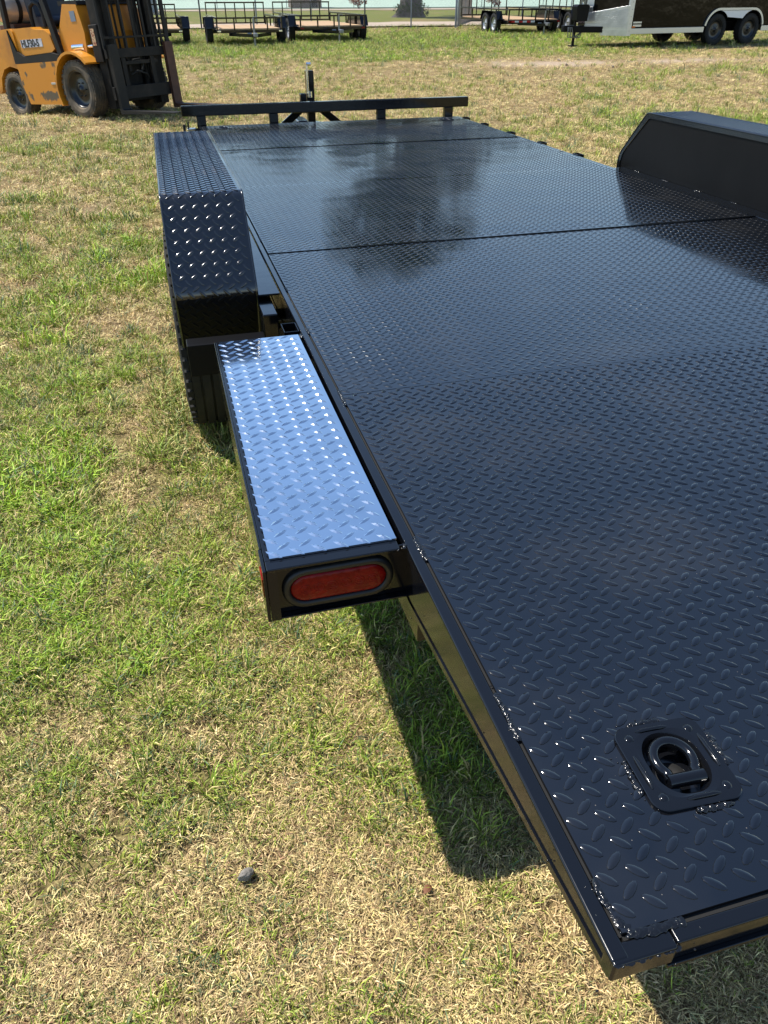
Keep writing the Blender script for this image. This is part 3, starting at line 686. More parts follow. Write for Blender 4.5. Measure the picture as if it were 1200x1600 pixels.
# fenders: bent tread plate over the tandem, with a flat inner panel
def arc_profile(pts, radii, n=8):
    """polyline with rounded corners -> list of (y, z)"""
    P = [Vector(p) for p in pts]; out = [P[0]]
    for k in range(1, len(P) - 1):
        a = (P[k - 1] - P[k]).normalized(); b = (P[k + 1] - P[k]).normalized(); r = radii[k - 1]
        ang = a.angle(b); d = r / math.tan(ang / 2); s0 = P[k] + a * d; s1 = P[k] + b * d
        for j in range(n + 1):
            t = j / n; q = (1 - t) ** 2 * s0 + 2 * t * (1 - t) * P[k] + t * t * s1; out.append(q)
    out.append(P[-1]); return out
FP = arc_profile([(2.010, -.150), (1.945, .022), (2.116, .273), (3.516, .273), (3.735, .045), (3.715, -.150)], [.07, .04, .06, .11])
FX0, FX1 = -.335, -.098
def fender(sx):
    X = (lambda x: x) if sx < 0 else (lambda x: DW - x)
    root = sub('fender', hauler)
    seg = [(FP[k], FP[k + 1]) for k in range(len(FP) - 1)]; cum = [0]
    for a, b in seg: cum.append(cum[-1] + (b - a).length)
    mb = MB(); n = len(FP)
    vs = []; 
    for p in FP: vs += [(X(FX0), p.x, p.y), (X(FX1), p.x, p.y)]
    fs = [(2 * k, 2 * k + 1, 2 * k + 3, 2 * k + 2) for k in range(n - 1)]
    mb.add(vs, fs, True)
    pl = []
    for x, y, c, s_ in lattice(FX1 - FX0, cum[-1], .010, .012, .0345, .0345, .007):
        k = max(j for j in range(len(seg)) if cum[j] <= y + 1e-9); a, b = seg[k]; t = (b - a).normalized(); p = a + t * (y - cum[k])
        nrm = Vector((-t.y, t.x));
        if k < 30 and nrm.dot(p - Vector((2.815, 0))) < 0: nrm = -nrm
        T = np.array([0, t.x, t.y]); XA = np.array([1.0, 0, 0])
        pl.append(((X(FX0 + x), p.x, p.y), XA * c + T * s_, -XA * s_ + T * c, (0, nrm.x, nrm.y)))
    lugs(mb, lug_shape(.0285, .0092, .0021, 'round'), pl)
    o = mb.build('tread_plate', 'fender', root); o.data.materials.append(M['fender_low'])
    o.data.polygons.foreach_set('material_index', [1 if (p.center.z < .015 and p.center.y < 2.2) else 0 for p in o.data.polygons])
    # rolled edges
    e = MB()
    for xx in (FX0, FX1): e.tube([(X(xx), p.x, p.y - .001) for p in FP], .0035, 8)
    e.build('rolled_edge', 'fender', root)
    # lip hanging below the inner edge, then a flat inner panel with a pressed border
    def inset(d):
        c = Vector((2.815, .06)); out = []
        for p in FP: out.append(Vector((c.x + (p.x - c.x) * (1 - d / .9), p.y - d if p.y > .1 else p.y)))
        return out
    a, b = FP, inset(.024)
    l = MB(); xi = X(FX1 + .0005)
    l.add([(xi, p.x, p.y) for p in a] + [(xi, p.x, p.y) for p in b], [(k, k + 1, k + 1 + n, k + n) for k in range(n - 1)])
    l.build('edge_lip', 'fender', root)
    s = MB(); ip = [(p.x, p.y) for p in inset(.022) if p.y > -.02]
    s.prism(ip + [(ip[-1][0], -.012), (ip[0][0], -.012)], X(FX1 - .004), X(FX1 - .0065), 'x'); s.build('inner_panel', 'satin', root, .002, 2)
    g = MB(); x0, x1 = sorted((X(FX1 + .0005), X(-.0238))); g.box(x0, x1, 2.0, 3.66, -.012, -.0058); g.build('mounting_strip', 'paint', root, .0015, 2)
    for k in range(6):
        weld(root, [(X(FX1 + .004), 2.15 + k * .27, -.006), (X(FX1 + .004), 2.19 + k * .27, -.006)], .006, .004, 320 + k)
for sx in (-1, 1): fender(sx)

# wheels
def wheel(parent, R=.34, W=.205, rim='rim_black', rub='rubber', n=64, blocks=56, spokes=False):
    root = sub('wheel', parent); h = W / 2
    mb = MB(); prof = [(-h * .62, R * .60), (-h * .92, R * .66), (-h, R * .78), (-h * .96, R * .90), (-h * .84, R * .962), (-h * .80, R * .978)]
    ribs = 5; wd = 1.56 * h / ribs
    for k in range(ribs):
        x0 = -.78 * h + k * wd + .0035; x1 = x0 + wd - .007
        rt = R * (1 - .012 * abs((k - 2) / 2) ** 2)
        prof += [(x0, R * .972), (x0 + .0006, rt), (x1 - .0006, rt), (x1, R * .972)]
    prof += [(-a, r) for a, r in prof[5::-1]]
    mb.lathe(prof, n, 'x', smooth=False)
    for k in range(blocks):
        a = 2 * PI * k / blocks
        for sgn in (-1, 1):
            mx = Matrix.Rotation(a + (.03 if sgn > 0 else 0), 4, 'X')
            x0, x1 = sorted((sgn * h * .76, sgn * h * .93)); q = 2 * PI * R / blocks
            mb.box(x0, x1, -q * .32, q * .32, R * .94, R * .985, mx=mx)
    mb.build('tyre', rub, root)
    rm = MB(); r0 = R * .62
    rm.lathe([(-h * .70, r0 * .97), (-h * .76, r0 * 1.03), (-h * .66, r0 * .98), (-h * .40, r0 * .86), (-h * .30, r0 * .80), (-h * .42, r0 * .52), (-h * .48, r0 * .34), (-h * .48, r0 * .16), (-h * .66, r0 * .15), (-h * .68, .0005)], 40, 'x')
    rm.lathe([(h * .70, r0 * .97), (h * .3, r0 * .9), (-h * .2, r0 * .5), (-h * .2, .0005)], 32, 'x')
    for k in range(6):
        a = 2 * PI * k / 6
        rm.lathe([(-h * .43, .010), (-h * .60, .009), (-h * .62, .0003)], 6, 'x', mx=Matrix.Translation((0, r0 * .40 * math.cos(a), r0 * .40 * math.sin(a))))
    rm.build('rim', rim, root)
    return root
wz = .386 - DECK_H
wh = wheel(hauler, .345, .215); wh.location = (-.2475, 2.385, wz)
for (x, y, t) in ((-.2475, 3.25, 0), (DW + .2475, 2.385, PI), (DW + .2475, 3.25, PI)):
    c = copy_tree(wh, hauler); c.location = (x, y, wz); c.rotation_euler = (.3 * y, 0, t)
for y in (2.39, 3.25):
    mb = MB(); mb.tube([(-.14, y, wz), (DW + .14, y, wz)], .038, 10); mb.build('axle', 'paint', hauler)
    for x in (.02, DW - .08):
        mb = MB(); mb.box(x, x + .06, y - .35, y + .35, wz + .045, wz + .09); mb.build('leaf_spring', 'paint', hauler)
for x in (-.005, DW - .095):
    mb = MB(); mb.box(x, x + .10, .62, LEN, -.20, -.1155); mb.build('main_beam', 'paint', hauler)

# stop bar across the front
bar_ = sub('stop_bar', hauler)
mb = MB(); mb.box(-.137, 2.127, LEN + .030, LEN + .090, .063, .134); mb.build('cross_tube', 'paint', bar_, .006, 3)
for x in (.003, .549, 1.404, 1.966):
    mb = MB(); mb.box(x - .034, x + .034, LEN + .034, LEN + .084, -.09, .0628); mb.build('post', 'paint', bar_, .004, 2)
mb = MB(); mb.box(-.11, -.045, LEN - .02, LEN + .05, -.05, -.012); mb.build('front_light_bracket', 'chrome', hauler, .003)
mb = MB(); mb.tube([(-.10, LEN - .01, -.012), (-.10, LEN - .01, .03)], .006, 8); mb.tube([(-.13, LEN + .02, -.03), (-.13, LEN + .02, .012)], .010, 8); mb.build('wiring_stub', 'rubber', hauler)
# tongue, coupler, jack
tg = sub('tongue', hauler)
for x0 in (.22, 1.80):
    mb = MB(); mb.bar((x0, LEN + .02, -.215), (1.01 + (x0 - 1.01) * .06, 7.62, -.215), .062, .125); mb.build('tongue_beam', 'paint', tg, .005, 2)
mb = MB(); mb.box(.955, 1.065, 7.50, 7.84, -.255, -.145); mb.box(.965, 1.055, 7.84, 7.95, -.225, -.15); mb.build('coupler', 'paint', tg, .012, 3)
jk = sub('jack', hauler)
JY = 7.10
mb = MB(); mb.box(.978, 1.046, JY - .034, JY + .034, -.27, .285); mb.build('jack_tube', 'paint', jk, .006, 2)
mb = MB(); mb.box(.993, 1.031, JY - .019, JY + .019, -.575, -.2705); mb.build('jack_leg', 'chrome', jk, .003)
mb = MB(); mb.box(.92, 1.10, JY - .09, JY + .09, -.588, -.5755); mb.build('jack_foot', 'chrome', jk, .003)
mb = MB(); mb.box(.84, 1.18, JY - .045, JY + .045, -.036, -.024); mb.lathe([(-.0235, .055), (-.012, .055), (-.012, .036)], 20, 'z', mx=Matrix.Translation((1.012, JY, 0))); mb.build('jack_mount', 'paint', jk, .002)
mb = MB(); mb.tube([(.985, JY - .05, .09), (.985, JY - .052, .325)], .011, 10); mb.tube([(.982, JY - .05, .335), (1.02, JY - .05, .335)], .013, 10); mb.build('crank_handle', 'chrome', jk)
mb = MB(); mb.tube([(1.000, JY - .052, .085), (1.000, JY - .052, .13)], .02, 10); mb.build('gear_knob', 'chrome', jk)
for sx in (-1, 1):
    mb = MB(); mb.bar((1.012 + sx * .036, JY, .03), (1.012 + sx * .27, JY + .02, -.15), .06, .022, up=(0, 1, 0)); mb.build('jack_gusset', 'paint', jk, .003)
mb = MB(); mb.box(.915, .968, JY - .07, JY + .0, .03, .115); mb.build('gear_case', 'paint', jk, .006, 2)

# ------------------------------------------------------------------ forklift
# local frame: +x forward, +y left, z up, origin on the ground under the middle of the front axle
FH = math.radians(-50)
fr = Vector((-1.15, 11.45))                                   # front right wheel's footprint
left = Vector((-math.sin(FH), math.cos(FH)))
fc = fr + left * .50
pitch = -math.atan2(.105, 1.52)
fork = empty('forklift', Matrix.Translation((fc.x, fc.y, gz(fc.x, fc.y) + .0)) @ Matrix.Rotation(FH, 4, 'Z') @ Matrix.Rotation(pitch, 4, 'Y'),
             'orange-yellow gas-powered forklift with dark lifting mast, parked on the lawn', 'forklift')
def fw(x, y, R, W):
    wl = wheel(fork, R, W, 'rim_black', 'rubber_dusty', 48, 30); wl.rotation_euler = (0, 0, PI / 2 if y < 0 else -PI / 2); wl.location = (x, y, R); return wl
fw(0, -.50, .335, .24); fw(0, .50, .335, .24); fw(-1.52, -.46, .285, .18); fw(-1.52, .46, .285, .18)
for sy in (-1, 1):
    mb = MB(); a, b = sorted((sy * .34, sy * .565))
    mb.prism([(-1.22, .175), (-.44, .165), (-.42, .42), (-.34, .62), (-.30, .665), (-1.30, .655), (-1.30, .42)], a, b, 'y'); mb.build('side_panel', 'yellow_scuff', fork, .012, 2)
    mb = MB(); a, b = sorted((sy * .330, sy * .560)); mb.prism([(-1.34, .657), (-.30, .667), (-.36, .735), (-.48, .760), (-1.10, .735), (-1.24, .80), (-1.34, 1.05)], a, b, 'y'); mb.build('sill', 'fl_black', fork, .01, 2)
    # wheel arch over the front wheel
    mb = MB(); a, b = sorted((sy * .36, sy * .640)); arc = []
    for k in range(13):
        t = math.radians(205 - k * 13.5); arc.append((.43 * math.cos(t), .335 + .43 * math.sin(t)))
    mb.prism(arc + [(x * .93, .335 + (z - .335) * .93) for x, z in arc[::-1]], a, b, 'y'); mb.build('wheel_arch', 'yellow', fork, .004, 1)
    # step between panel and arch
    mb = MB(); a, b = sorted((sy * .34, sy * .572)); mb.box(-.62, -.46, a, b, .40, .425); mb.build('step', 'silver_trim', fork, .004)
    # overhead guard legs
    mb = MB(); mb.bar((-.34, sy * .49, .72), (-.62, sy * .49, 2.05), .06, .09, up=(1, 0, 0)); mb.build('guard_leg', 'fl_black', fork, .008)
    mb = MB(); mb.bar((-1.46, sy * .46, 1.0), (-1.34, sy * .46, 2.08), .06, .08, up=(1, 0, 0)); mb.build('guard_leg', 'fl_black', fork, .008)
mb = MB(); mb.box(-1.36, -.58, -.52, .52, 2.04, 2.10)
for k in range(6): mb.box(-1.30 + k * .13, -1.26 + k * .13, -.5, .5, 2.1005, 2.13)
mb.build('overhead_guard', 'fl_black', fork, .01)
mb = MB(); mb.prism([(-1.22, .74), (-.50, .765), (-.42, .80), (-.47, .96), (-.55, 1.01), (-.80, 1.03), (-.84, 1.055), (-1.26, 1.055), (-1.32, 1.0)], -.52, .52, 'y'); mb.build('hood', 'yellow', fork, .03, 3)
mb = MB(); mb.prism([(-1.24, .50), (-1.24, 1.02), (-1.30, 1.06), (-1.92, 1.05), (-2.05, .90), (-2.05, .35), (-1.92, .30), (-1.86, .36), (-1.80, .50), (-1.68, .60), (-1.52, .635), (-1.36, .60)], -.54, .54, 'y'); mb.build('counterweight', 'yellow', fork, .03, 3)
mb = MB(); mb.prism([(-1.86, .22), (-1.86, .40), (-1.24, .6), (-1.24, .2)], -.33, .33, 'y'); mb.build('rear_axle_block', 'fl_black', fork, .01)
mb = MB(); mb.prism([(-.34, .70), (.16, .70), (.20, .95), (.15, 1.24), (-.12, 1.26), (-.30, 1.0)], -.47, .47, 'y'); mb.build('front_cowl', 'yellow', fork, .025, 3)
mb = MB(); mb.prism([(-.22, 1.245), (.17, 1.235), (.15, 1.285), (-.22, 1.295)], -.46, .46, 'y'); mb.build('dash_top', 'fl_black', fork, .01)
mb = MB(); mb.box(-.01, .09, -.4745, -.4705, 1.07, 1.18); mb.build('data_plate', 'slate', fork)
mb = MB(); mb.box(-.42, .30, -.36, .36, .22, .70); mb.build('chassis_block', 'fl_black', fork, .02)
mb = MB(); mb.prism([(-1.18, 1.06), (-.72, 1.06), (-.68, 1.12), (-.74, 1.17), (-1.05, 1.17), (-1.14, 1.62), (-1.24, 1.66), (-1.28, 1.60)], -.25, .25, 'y'); mb.build('seat', 'seat', fork, .04, 3)
mb = MB(); mb.tube([(-.80, -.31, 1.05), (-.80, -.31, 1.20), (-.84, -.31, 1.30), (-.94, -.31, 1.33), (-1.04, -.31, 1.29), (-1.07, -.31, 1.18), (-1.07, -.31, 1.05)], .026, 8); mb.build('hip_rail', 'fl_black', fork)
mb = MB(); tk = [(-.46, .02), (-.44, .10), (-.39, .155), (-.30, .178), (.30, .178), (.39, .155), (.44, .10), (.46, .02)]
mb.lathe(tk, 28, 'y', mx=Matrix.Translation((-1.62, 0, 1.30))); mb.build('gas_tank', 'tank', fork)
for y in (-.20, .16):
    mb = MB(); mb.lathe([(y - .03, .181), (y - .03, .187), (y + .03, .187), (y + .03, .181)], 28, 'y', mx=Matrix.Translation((-1.62, 0, 1.30))); mb.build('tank_strap', 'fl_black', fork)
mb = MB(); mb.box(-1.80, -1.44, -.36, .36, 1.06, 1.12); mb.build('tank_cradle', 'rust', fork, .01)
mb = MB(); mb.tube([(-.17, 0, 1.26), (-.32, 0, 1.46)], .03, 10); mb.tube([(-.34 + .02 * math.cos(a), .17 * math.cos(a), 1.47 + .17 * math.sin(a) * .75) for a in [2 * PI * k / 20 for k in range(20)]], .014, 6, closed=True); mb.build('steering_wheel', 'fl_black', fork)
for k in range(3):
    mb = MB(); mb.tube([(.05, -.26 - k * .06, 1.27), (-.02, -.26 - k * .06, 1.46)], .008, 6); mb.tube([(-.02, -.26 - k * .06, 1.45), (-.025, -.26 - k * .06, 1.49)], .018, 8); mb.build('lever', 'fl_black', fork)
# name plate on the hood side
mb = MB(); mb.box(-1.14, -.66, -.5235, -.5205, .835, .925); mb.build('name_plate', 'sticker', fork)
cu = bpy.data.curves.new('model_text', 'FONT'); cu.body = 'HLF30-5'; cu.size = .115; cu.extrude = .0008; cu.offset = .0035
tmp = bpy.data.objects.new('model_text', cu); COL.objects.link(tmp); bpy.context.view_layer.update()
tm = bpy.data.meshes.new_from_object(tmp.evaluated_get(bpy.context.evaluated_depsgraph_get())); bpy.data.objects.remove(tmp)
o = obj('lettering', tm, 'ink', fork); o.rotation_euler = (PI / 2, 0, 0); o.location = (-1.13, -.5250, .842)
# tilt cylinders
for sy in (-1, 1):
    mb = MB(); mb.tube([(-.12, sy * .44, .80), (.12, sy * .44, .80)], .045, 10); mb.tube([(.12, sy * .44, .80), (.30, sy * .44, .80)], .022, 8); mb.build('tilt_cylinder', 'chrome', fork)
# mast: two nested pairs of channel, chains, lift cylinders
mast = sub('mast', fork)
def channel(x, y, d, wd, z0, z1, t=.016):
    m_ = MB(); a = 1 if y > 0 else -1
    m_.box(x - d / 2, x + d / 2, *sorted((y + a * wd / 2, y + a * (wd / 2 - t))), z0, z1)
    m_.box(x - d / 2, x - d / 2 + t, *sorted((y - a * wd / 2, y + a * (wd / 2 - t))), z0, z1); m_.box(x + d / 2 - t, x + d / 2, *sorted((y - a * wd / 2, y + a * (wd / 2 - t))), z0, z1)
    return m_
for sy in (-1, 1):
    channel(.40, sy * .40, .15, .09, .10, 2.05).build('outer_upright', 'mast', mast, .003)
    channel(.44, sy * .325, .13, .07, .11, 2.10).build('inner_upright', 'mast', mast, .003)
    m_ = MB(); m_.tube([(.33, sy * .26, .15), (.33, sy * .26, 1.3)], .045, 12); m_.tube([(.33, sy * .26, 1.3), (.33, sy * .26, 2.0)], .028, 10); m_.build('lift_cylinder', 'mast', mast)
    m_ = MB(); m_.box(.47, .485, sy * .10 - .02, sy * .10 + .02, .5, 2.05); m_.build('lift_chain', 'mast', mast)
    m_ = MB(); m_.tube([(.46, sy * .17, .4), (.45, sy * .17, 1.0), (.45, sy * .175, 2.05)], .014, 8); m_.build('hose', 'rubber', mast)
    m_ = MB(); m_.box(.30, .46, *sorted((sy * .446, sy * .475)), .62, 1.02); m_.build('mast_bracket', 'mast', mast, .01)
for z in (.16, 1.25, 2.0):
    m_ = MB(); m_.box(.325, .365, -.35, .35, z, z + .09); m_.build('mast_tie', 'mast', mast, .004)
mb = MB(); mb.box(.33, .40, -.4785, -.4760, .80, .98); mb.build('warning_label', 'cream', mast)
mb = MB(); mb.tube([(.50, -.06, .62), (.53, .03, .63), (.54, .07, .56), (.53, .04, .50), (.51, .00, .47)], .012, 7); mb.tube([(.50, -.12, .46), (.54, -.04, .50), (.54, .10, .46), (.51, .16, .40)], .012, 7); mb.build('loose_hose', 'rubber', mast)
# carriage, load backrest, forks
car = sub('carriage', fork)
for z0, z1 in ((.20, .345), (.655, .755)):
    mb = MB(); mb.box(.54, .585, -.50, .50, z0, z1); mb.build('carriage_bar', 'mast', car, .004)
mb = MB(); mb.box(.52, .56, -.36, .30, .575, .615); mb.build('side_shift_tube', 'mast', car, .004)
for y in (-.44, -.26, .20, .46):
    mb = MB(); mb.box(.55, .578, y - .03, y + .03, .3455, .6545); mb.build('carriage_upright', 'mast', car)
bk = sub('load_backrest', fork)
mb = MB(); mb.box(.555, .580, -.52, .52, 1.285, 1.320); mb.box(.556, .579, -.50, .52, .860, .885); mb.build('cross_bar', 'mast', bk, .003)
for y in (-.505, -.33, -.16, 0, .16, .30, .42):
    mb = MB(); mb.box(.5575, .5775, y - .014, y + .014, .756, 1.2845); mb.build('upright_bar', 'fl_black', bk)
mb = MB(); mb.box(.555, .58, .485, .545, .756, 1.2845); mb.build('upright_bar', 'fl_black', bk, .003)
for y, col_, nm in ((.47, 'rust', 'fork_arm'), (-.42, 'fl_black', 'fork_arm')):
    mb = MB(); mb.prism([(.590, .80), (.635, .80), (.635, .10), (.66, .085), (1.60, .062), (1.60, .052), (.60, .040), (.590, .06)], y - .065, y + .065, 'y'); mb.build(nm, col_, fork, .005, 2)

# ------------------------------------------------------------------ open utility trailers in the back row
def utility_trailer(name, cx, fy, yaw, label, width=1.93, length=3.2, tandem=False, rail=.28, bed=.46, gate=.72, tape=False, R=.335, tongue=1.0):
    """local frame: +y back, x across, origin on the ground under the middle of the bed's front edge (tongue points to -y)"""
    t = empty(name, Z(cx, fy, gz(cx, fy), yaw), label, 'trailer', 'open trailers parked in a row by the fence')
    h = width / 2
    for x in (-h, h - .06):
        mb = MB(); mb.box(x, x + .06, 0, length, bed - .10, bed - .03); mb.build('side_beam', 'paint', t, .004)
    for y in (0.061, length - .06):
        mb = MB(); mb.box(-h + .061, h - .061, y - .06, y, bed - .10, bed - .031); mb.build('end_beam', 'paint', t, .004)
    n = max(6, int((width - .14) / .145)); pw = (width - .13) / n; shared = None
    for k in range(n):
        if shared is None:
            mb = MB(); mb.box(0, pw - .006, .063, length - .063, -.030, .0); shared = mb.mesh('plank'); 
        o = obj('plank', shared, 'wood', t); o.location = (-h + .065 + k * pw, 0, bed + (.002 if k % 2 else 0))
    zt = bed + rail
    for x in (-h, h - .045):
        mb = MB(); mb.box(x, x + .045, 0, length, zt - .045, zt); mb.build('top_rail', 'paint', t, .004)
        m_ = 4 if not tandem else 5
        for k in range(m_):
            y = .005 + (length - .055) * k / (m_ - 1); mb = MB(); mb.box(x + .003, x + .042, y, y + .04, bed - .0295, zt - .0455); mb.build('rail_post', 'paint', t)
    mb = MB(); mb.box(-h + .0455, h - .0455, .002, .045, zt - .044, zt - .001); mb.build('front_rail', 'paint', t, .004)
    for f_ in (.27, .52, .77):
        x = -h + width * f_; mb = MB(); mb.box(x - .02, x + .02, .004, .043, bed - .0295, zt - .0445); mb.build('rail_post', 'paint', t)
    g = sub('ramp_gate', t); y = length + .03
    for z in (bed + .02, bed + gate - .04):
        mb = MB(); mb.box(-h + .02, h - .02, y, y + .035, z, z + .04); mb.build('gate_rail', 'paint', g)
    for k in range(7):
        x = -h + .02 + (width - .08) * k / 6; mb = MB(); mb.box(x, x + .035, y + .002, y + .033, bed + .0605, bed + gate - .0405); mb.build('gate_bar', 'paint', g)
    # wheels and fenders
    ys = (length * .52 - .40, length * .52 + .40) if tandem else (length * .55,)
    ax0 = .9 if tandem else 1.15
    ys = (ax0, ax0 + .84) if tandem else (ax0,)
    w0 = None
    for s in (-1, 1):
        for y in ys:
            if w0 is None: w0 = wl = wheel(t, R, .2, 'rim_grey' if tandem else 'rim_black', 'rubber', 36, 24)
            else: wl = copy_tree(w0, t)
            wl.location = (s * (h + .125), y, R); wl.rotation_euler = (0, 0, 0 if s < 0 else PI)
        a, b = ys[0] - .42, ys[-1] + .42; q = R * 2 + .05
        mb = MB(); x0, x1 = sorted((s * (h + .012), s * (h + .245)))
        mb.prism([(a, q - .28), (a + .02, q - .26), (a + .16, q), (b - .16, q), (b - .02, q - .26), (b, q - .28), (b - .005, q - .25), (b - .15, q + .012), (a + .15, q + .012), (a + .005, q - .25)], x0, x1, 'x'); mb.build('fender', 'paint', t)
        mb = MB(); x0, x1 = sorted((s * (h + .004), s * (h + .016))); mb.prism([(a, q - .28), (a + .16, q), (b - .16, q), (b, q - .28)], x0, x1, 'x'); mb.build('fender_side', 'paint', t)
    for y in ys:
        mb = MB(); mb.tube([(-h - .02, y, R), (h + .02, y, R)], .03, 8); mb.build('axle', 'paint', t)
    # tongue
    for s in (-1, 1):
        mb = MB(); mb.bar((s * h * .62, .02, bed - .14), (s * .03, -tongue, bed - .14), .05, .08); mb.build('tongue_beam', 'paint', t)
    mb = MB(); mb.box(-.05, .05, -tongue - .22, -tongue + .06, bed - .16, bed - .07); mb.build('coupler', 'gal', t, .012)
    mb = MB(); mb.tube([(.0, -tongue + .14, .06), (.0, -tongue + .14, bed + .28)], .028, 8); mb.tube([(.0, -tongue + .14, bed + .30), (.12, -tongue + .14, bed + .30)], .012, 6); mb.build('jack', 'gal', t)
    mb = MB(); mb.box(-.07, .07, -tongue + .07, -tongue + .21, .03, .058); mb.build('jack_foot', 'gal', t)
    mb = MB(); mb.box(-.17, -.05, -tongue + .30, -tongue + .32, bed - .16, bed - .08); mb.build('tag_plate', 'slate', t)
    if tape:
        for k in range(6):
            mb = MB(); mb.box(-h + .10 + k * .16, -h + .259 + k * .16, -.004, -.001, bed - .095, bed - .04); mb.build('reflective_tape', 'tape_red' if k % 2 == 0 else 'tape_white', t)
    for s in (-1, 1):
        mb = MB(); mb.box(*sorted((s * (h - .02), s * (h - .12))), -.02, -.0015, bed - .085, bed - .045); mb.build('marker_lamp', 'lens' if tandem else 'chrome', t, .004)
    return t
utility_trailer('utility_trailer', -.20, 26.2, 0, 'small single-axle utility trailer partly hidden behind the forklift mast', gate=.56)
utility_trailer('utility_trailer', 2.66, 25.75, 1, 'single-axle utility trailer with pale plank bed, directly right of the forklift', gate=.61)
utility_trailer('utility_trailer', 5.38, 26.9, 3, 'tandem-axle utility trailer beside the chain-link fence, left of the fence gate posts', width=2.1, length=4.3, tandem=True, gate=.58, bed=.47, rail=.28, tongue=.85)
utility_trailer('utility_trailer', 13.70, 30.2, 1, 'tandem-axle utility trailer with red and white tape, left of the enclosed trailer', width=2.1, length=4.9, tandem=True, tape=True, gate=.8, rail=.32, bed=.48)
utility_trailer('utility_trailer', 17.1, 31.0, 1, 'utility trailer mostly hidden behind the nose of the enclosed trailer', width=2.0, length=4.0, tandem=True, tape=True, gate=.8, rail=.32, bed=.52)

# ------------------------------------------------------------------ enclosed cargo trailer
# local frame: +x along the near side towards the rear, +y away from the camera, origin on the ground below the near front corner
ev = Vector((.985, .172)).normalized()
en = empty('enclosed_trailer', Z(12.86, 22.11, 0, math.degrees(math.atan2(ev.y, ev.x))), 'black enclosed cargo trailer with silver tread-plate V nose', 'trailer')
EL, EW, EH, EZ = 6.2, 2.3, 2.75, .50
WX0, WX1, ER, AR = 3.32, 4.66, .40, .475                          # wheel centres, tyre radius, arch radius
def arch(r, step=10): return [(WX0 + r * math.cos(math.radians(a)), .42 + r * math.sin(math.radians(a))) for a in range(170, 89, -step)] + [(WX1 + r * math.cos(math.radians(a)), .42 + r * math.sin(math.radians(a))) for a in range(90, 9, -step)]
mb = MB(); mb.prism([(0, EZ)] + arch(AR) + [(EL, EZ), (EL, EH), (0, EH)], 0, EW, 'y'); mb.build('box_body', 'black_gloss', en)
mb = MB(); mb.box(0.02, 2.84, -.012, -.002, .345, .480); mb.build('skirt_trim', 'silver_trim', en, .004)
mb = MB(); mb.box(0.02, 2.84, -.016, -.0125, .395, .415); mb.build('skirt_rib', 'silver_trim', en)
mb = MB(); mb.box(5.16, EL, -.012, -.002, .345, .480); mb.build('skirt_trim', 'silver_trim', en, .004)
mb = MB(); mb.box(.05, 2.8, .05, EW - .05, .34, .495); mb.box(2.8, EL - .05, .40, EW - .40, .34, .60); mb.build('underframe', 'satin', en)
mb = MB(); mb.box(-.02, .12, -.014, -.003, .3, EH); mb.build('corner_trim', 'silver_trim', en, .005)
rv = MB()
for k in range(14): rv.lathe([(-.014, .012), (-.019, .009), (-.020, .0005)], 8, 'y', mx=Matrix.Translation((.05, 0, .42 + k * .17)))
rv.build('rivet_row', 'gal', en)
VN = Vector((-.62, EW / 2))                                    # nose tip
def nose_panel(nm, m, pts, off, bev=.0):
    """pts: (u along the near nose face from the corner 0 to the tip 1, z)"""
    nrm = Vector((VN.y, -VN.x)).normalized() * -1
    nrm = Vector((-VN.y, VN.x)).normalized()
    if nrm.y > 0: nrm = -nrm
    mb_ = MB(); q = [Vector((VN.x * u, VN.y * u)) for u, z in pts]; n = len(pts)
    a = [(p.x + nrm.x * off, p.y + nrm.y * off, z) for p, (u, z) in zip(q, pts)]; b = [(p.x + nrm.x * (off - .01), p.y + nrm.y * (off - .01), z) for p, (u, z) in zip(q, pts)]
    mb_.add(a + b, [tuple(range(n)), tuple(range(2 * n - 1, n - 1, -1))] + [(k, (k + 1) % n, (k + 1) % n + n, k + n) for k in range(n)])
    return mb_.build(nm, m, en, bev)
mb = MB(); mb.prism([(0.001, .01), (VN.x + .02, VN.y), (0.001, EW - .01)], .36, EH, 'z'); mb.build('nose_core', 'black_gloss', en)
nose_panel('nose_tread_plate', 'alu_dull', [(.0, .30), (.60, .30), (.66, .48), (1.0, .48), (1.0, .98), (.86, .98), (.84, .86), (.05, 1.02), (.0, 1.02)], .02, .003)
nose_panel('nose_trim', 'silver_trim', [(.84, .985), (1.0, .985), (1.0, EH), (.84, EH)], .02, .003)
nose_panel('nose_trim', 'silver_trim', [(0, 1.025), (.05, 1.025), (.05, EH), (0, EH)], .02, .003)
nose_panel('nose_rib', 'silver_trim', [(.0, .44), (.60, .44), (.60, .455), (.0, .455)], .026)
nose_panel('nose_rib', 'silver_trim', [(.66, .60), (1.0, .60), (1.0, .615), (.66, .615)], .026)
nose_panel('nose_rib', 'silver_trim', [(.66, .54), (1.0, .54), (1.0, .55), (.66, .55)], .026)
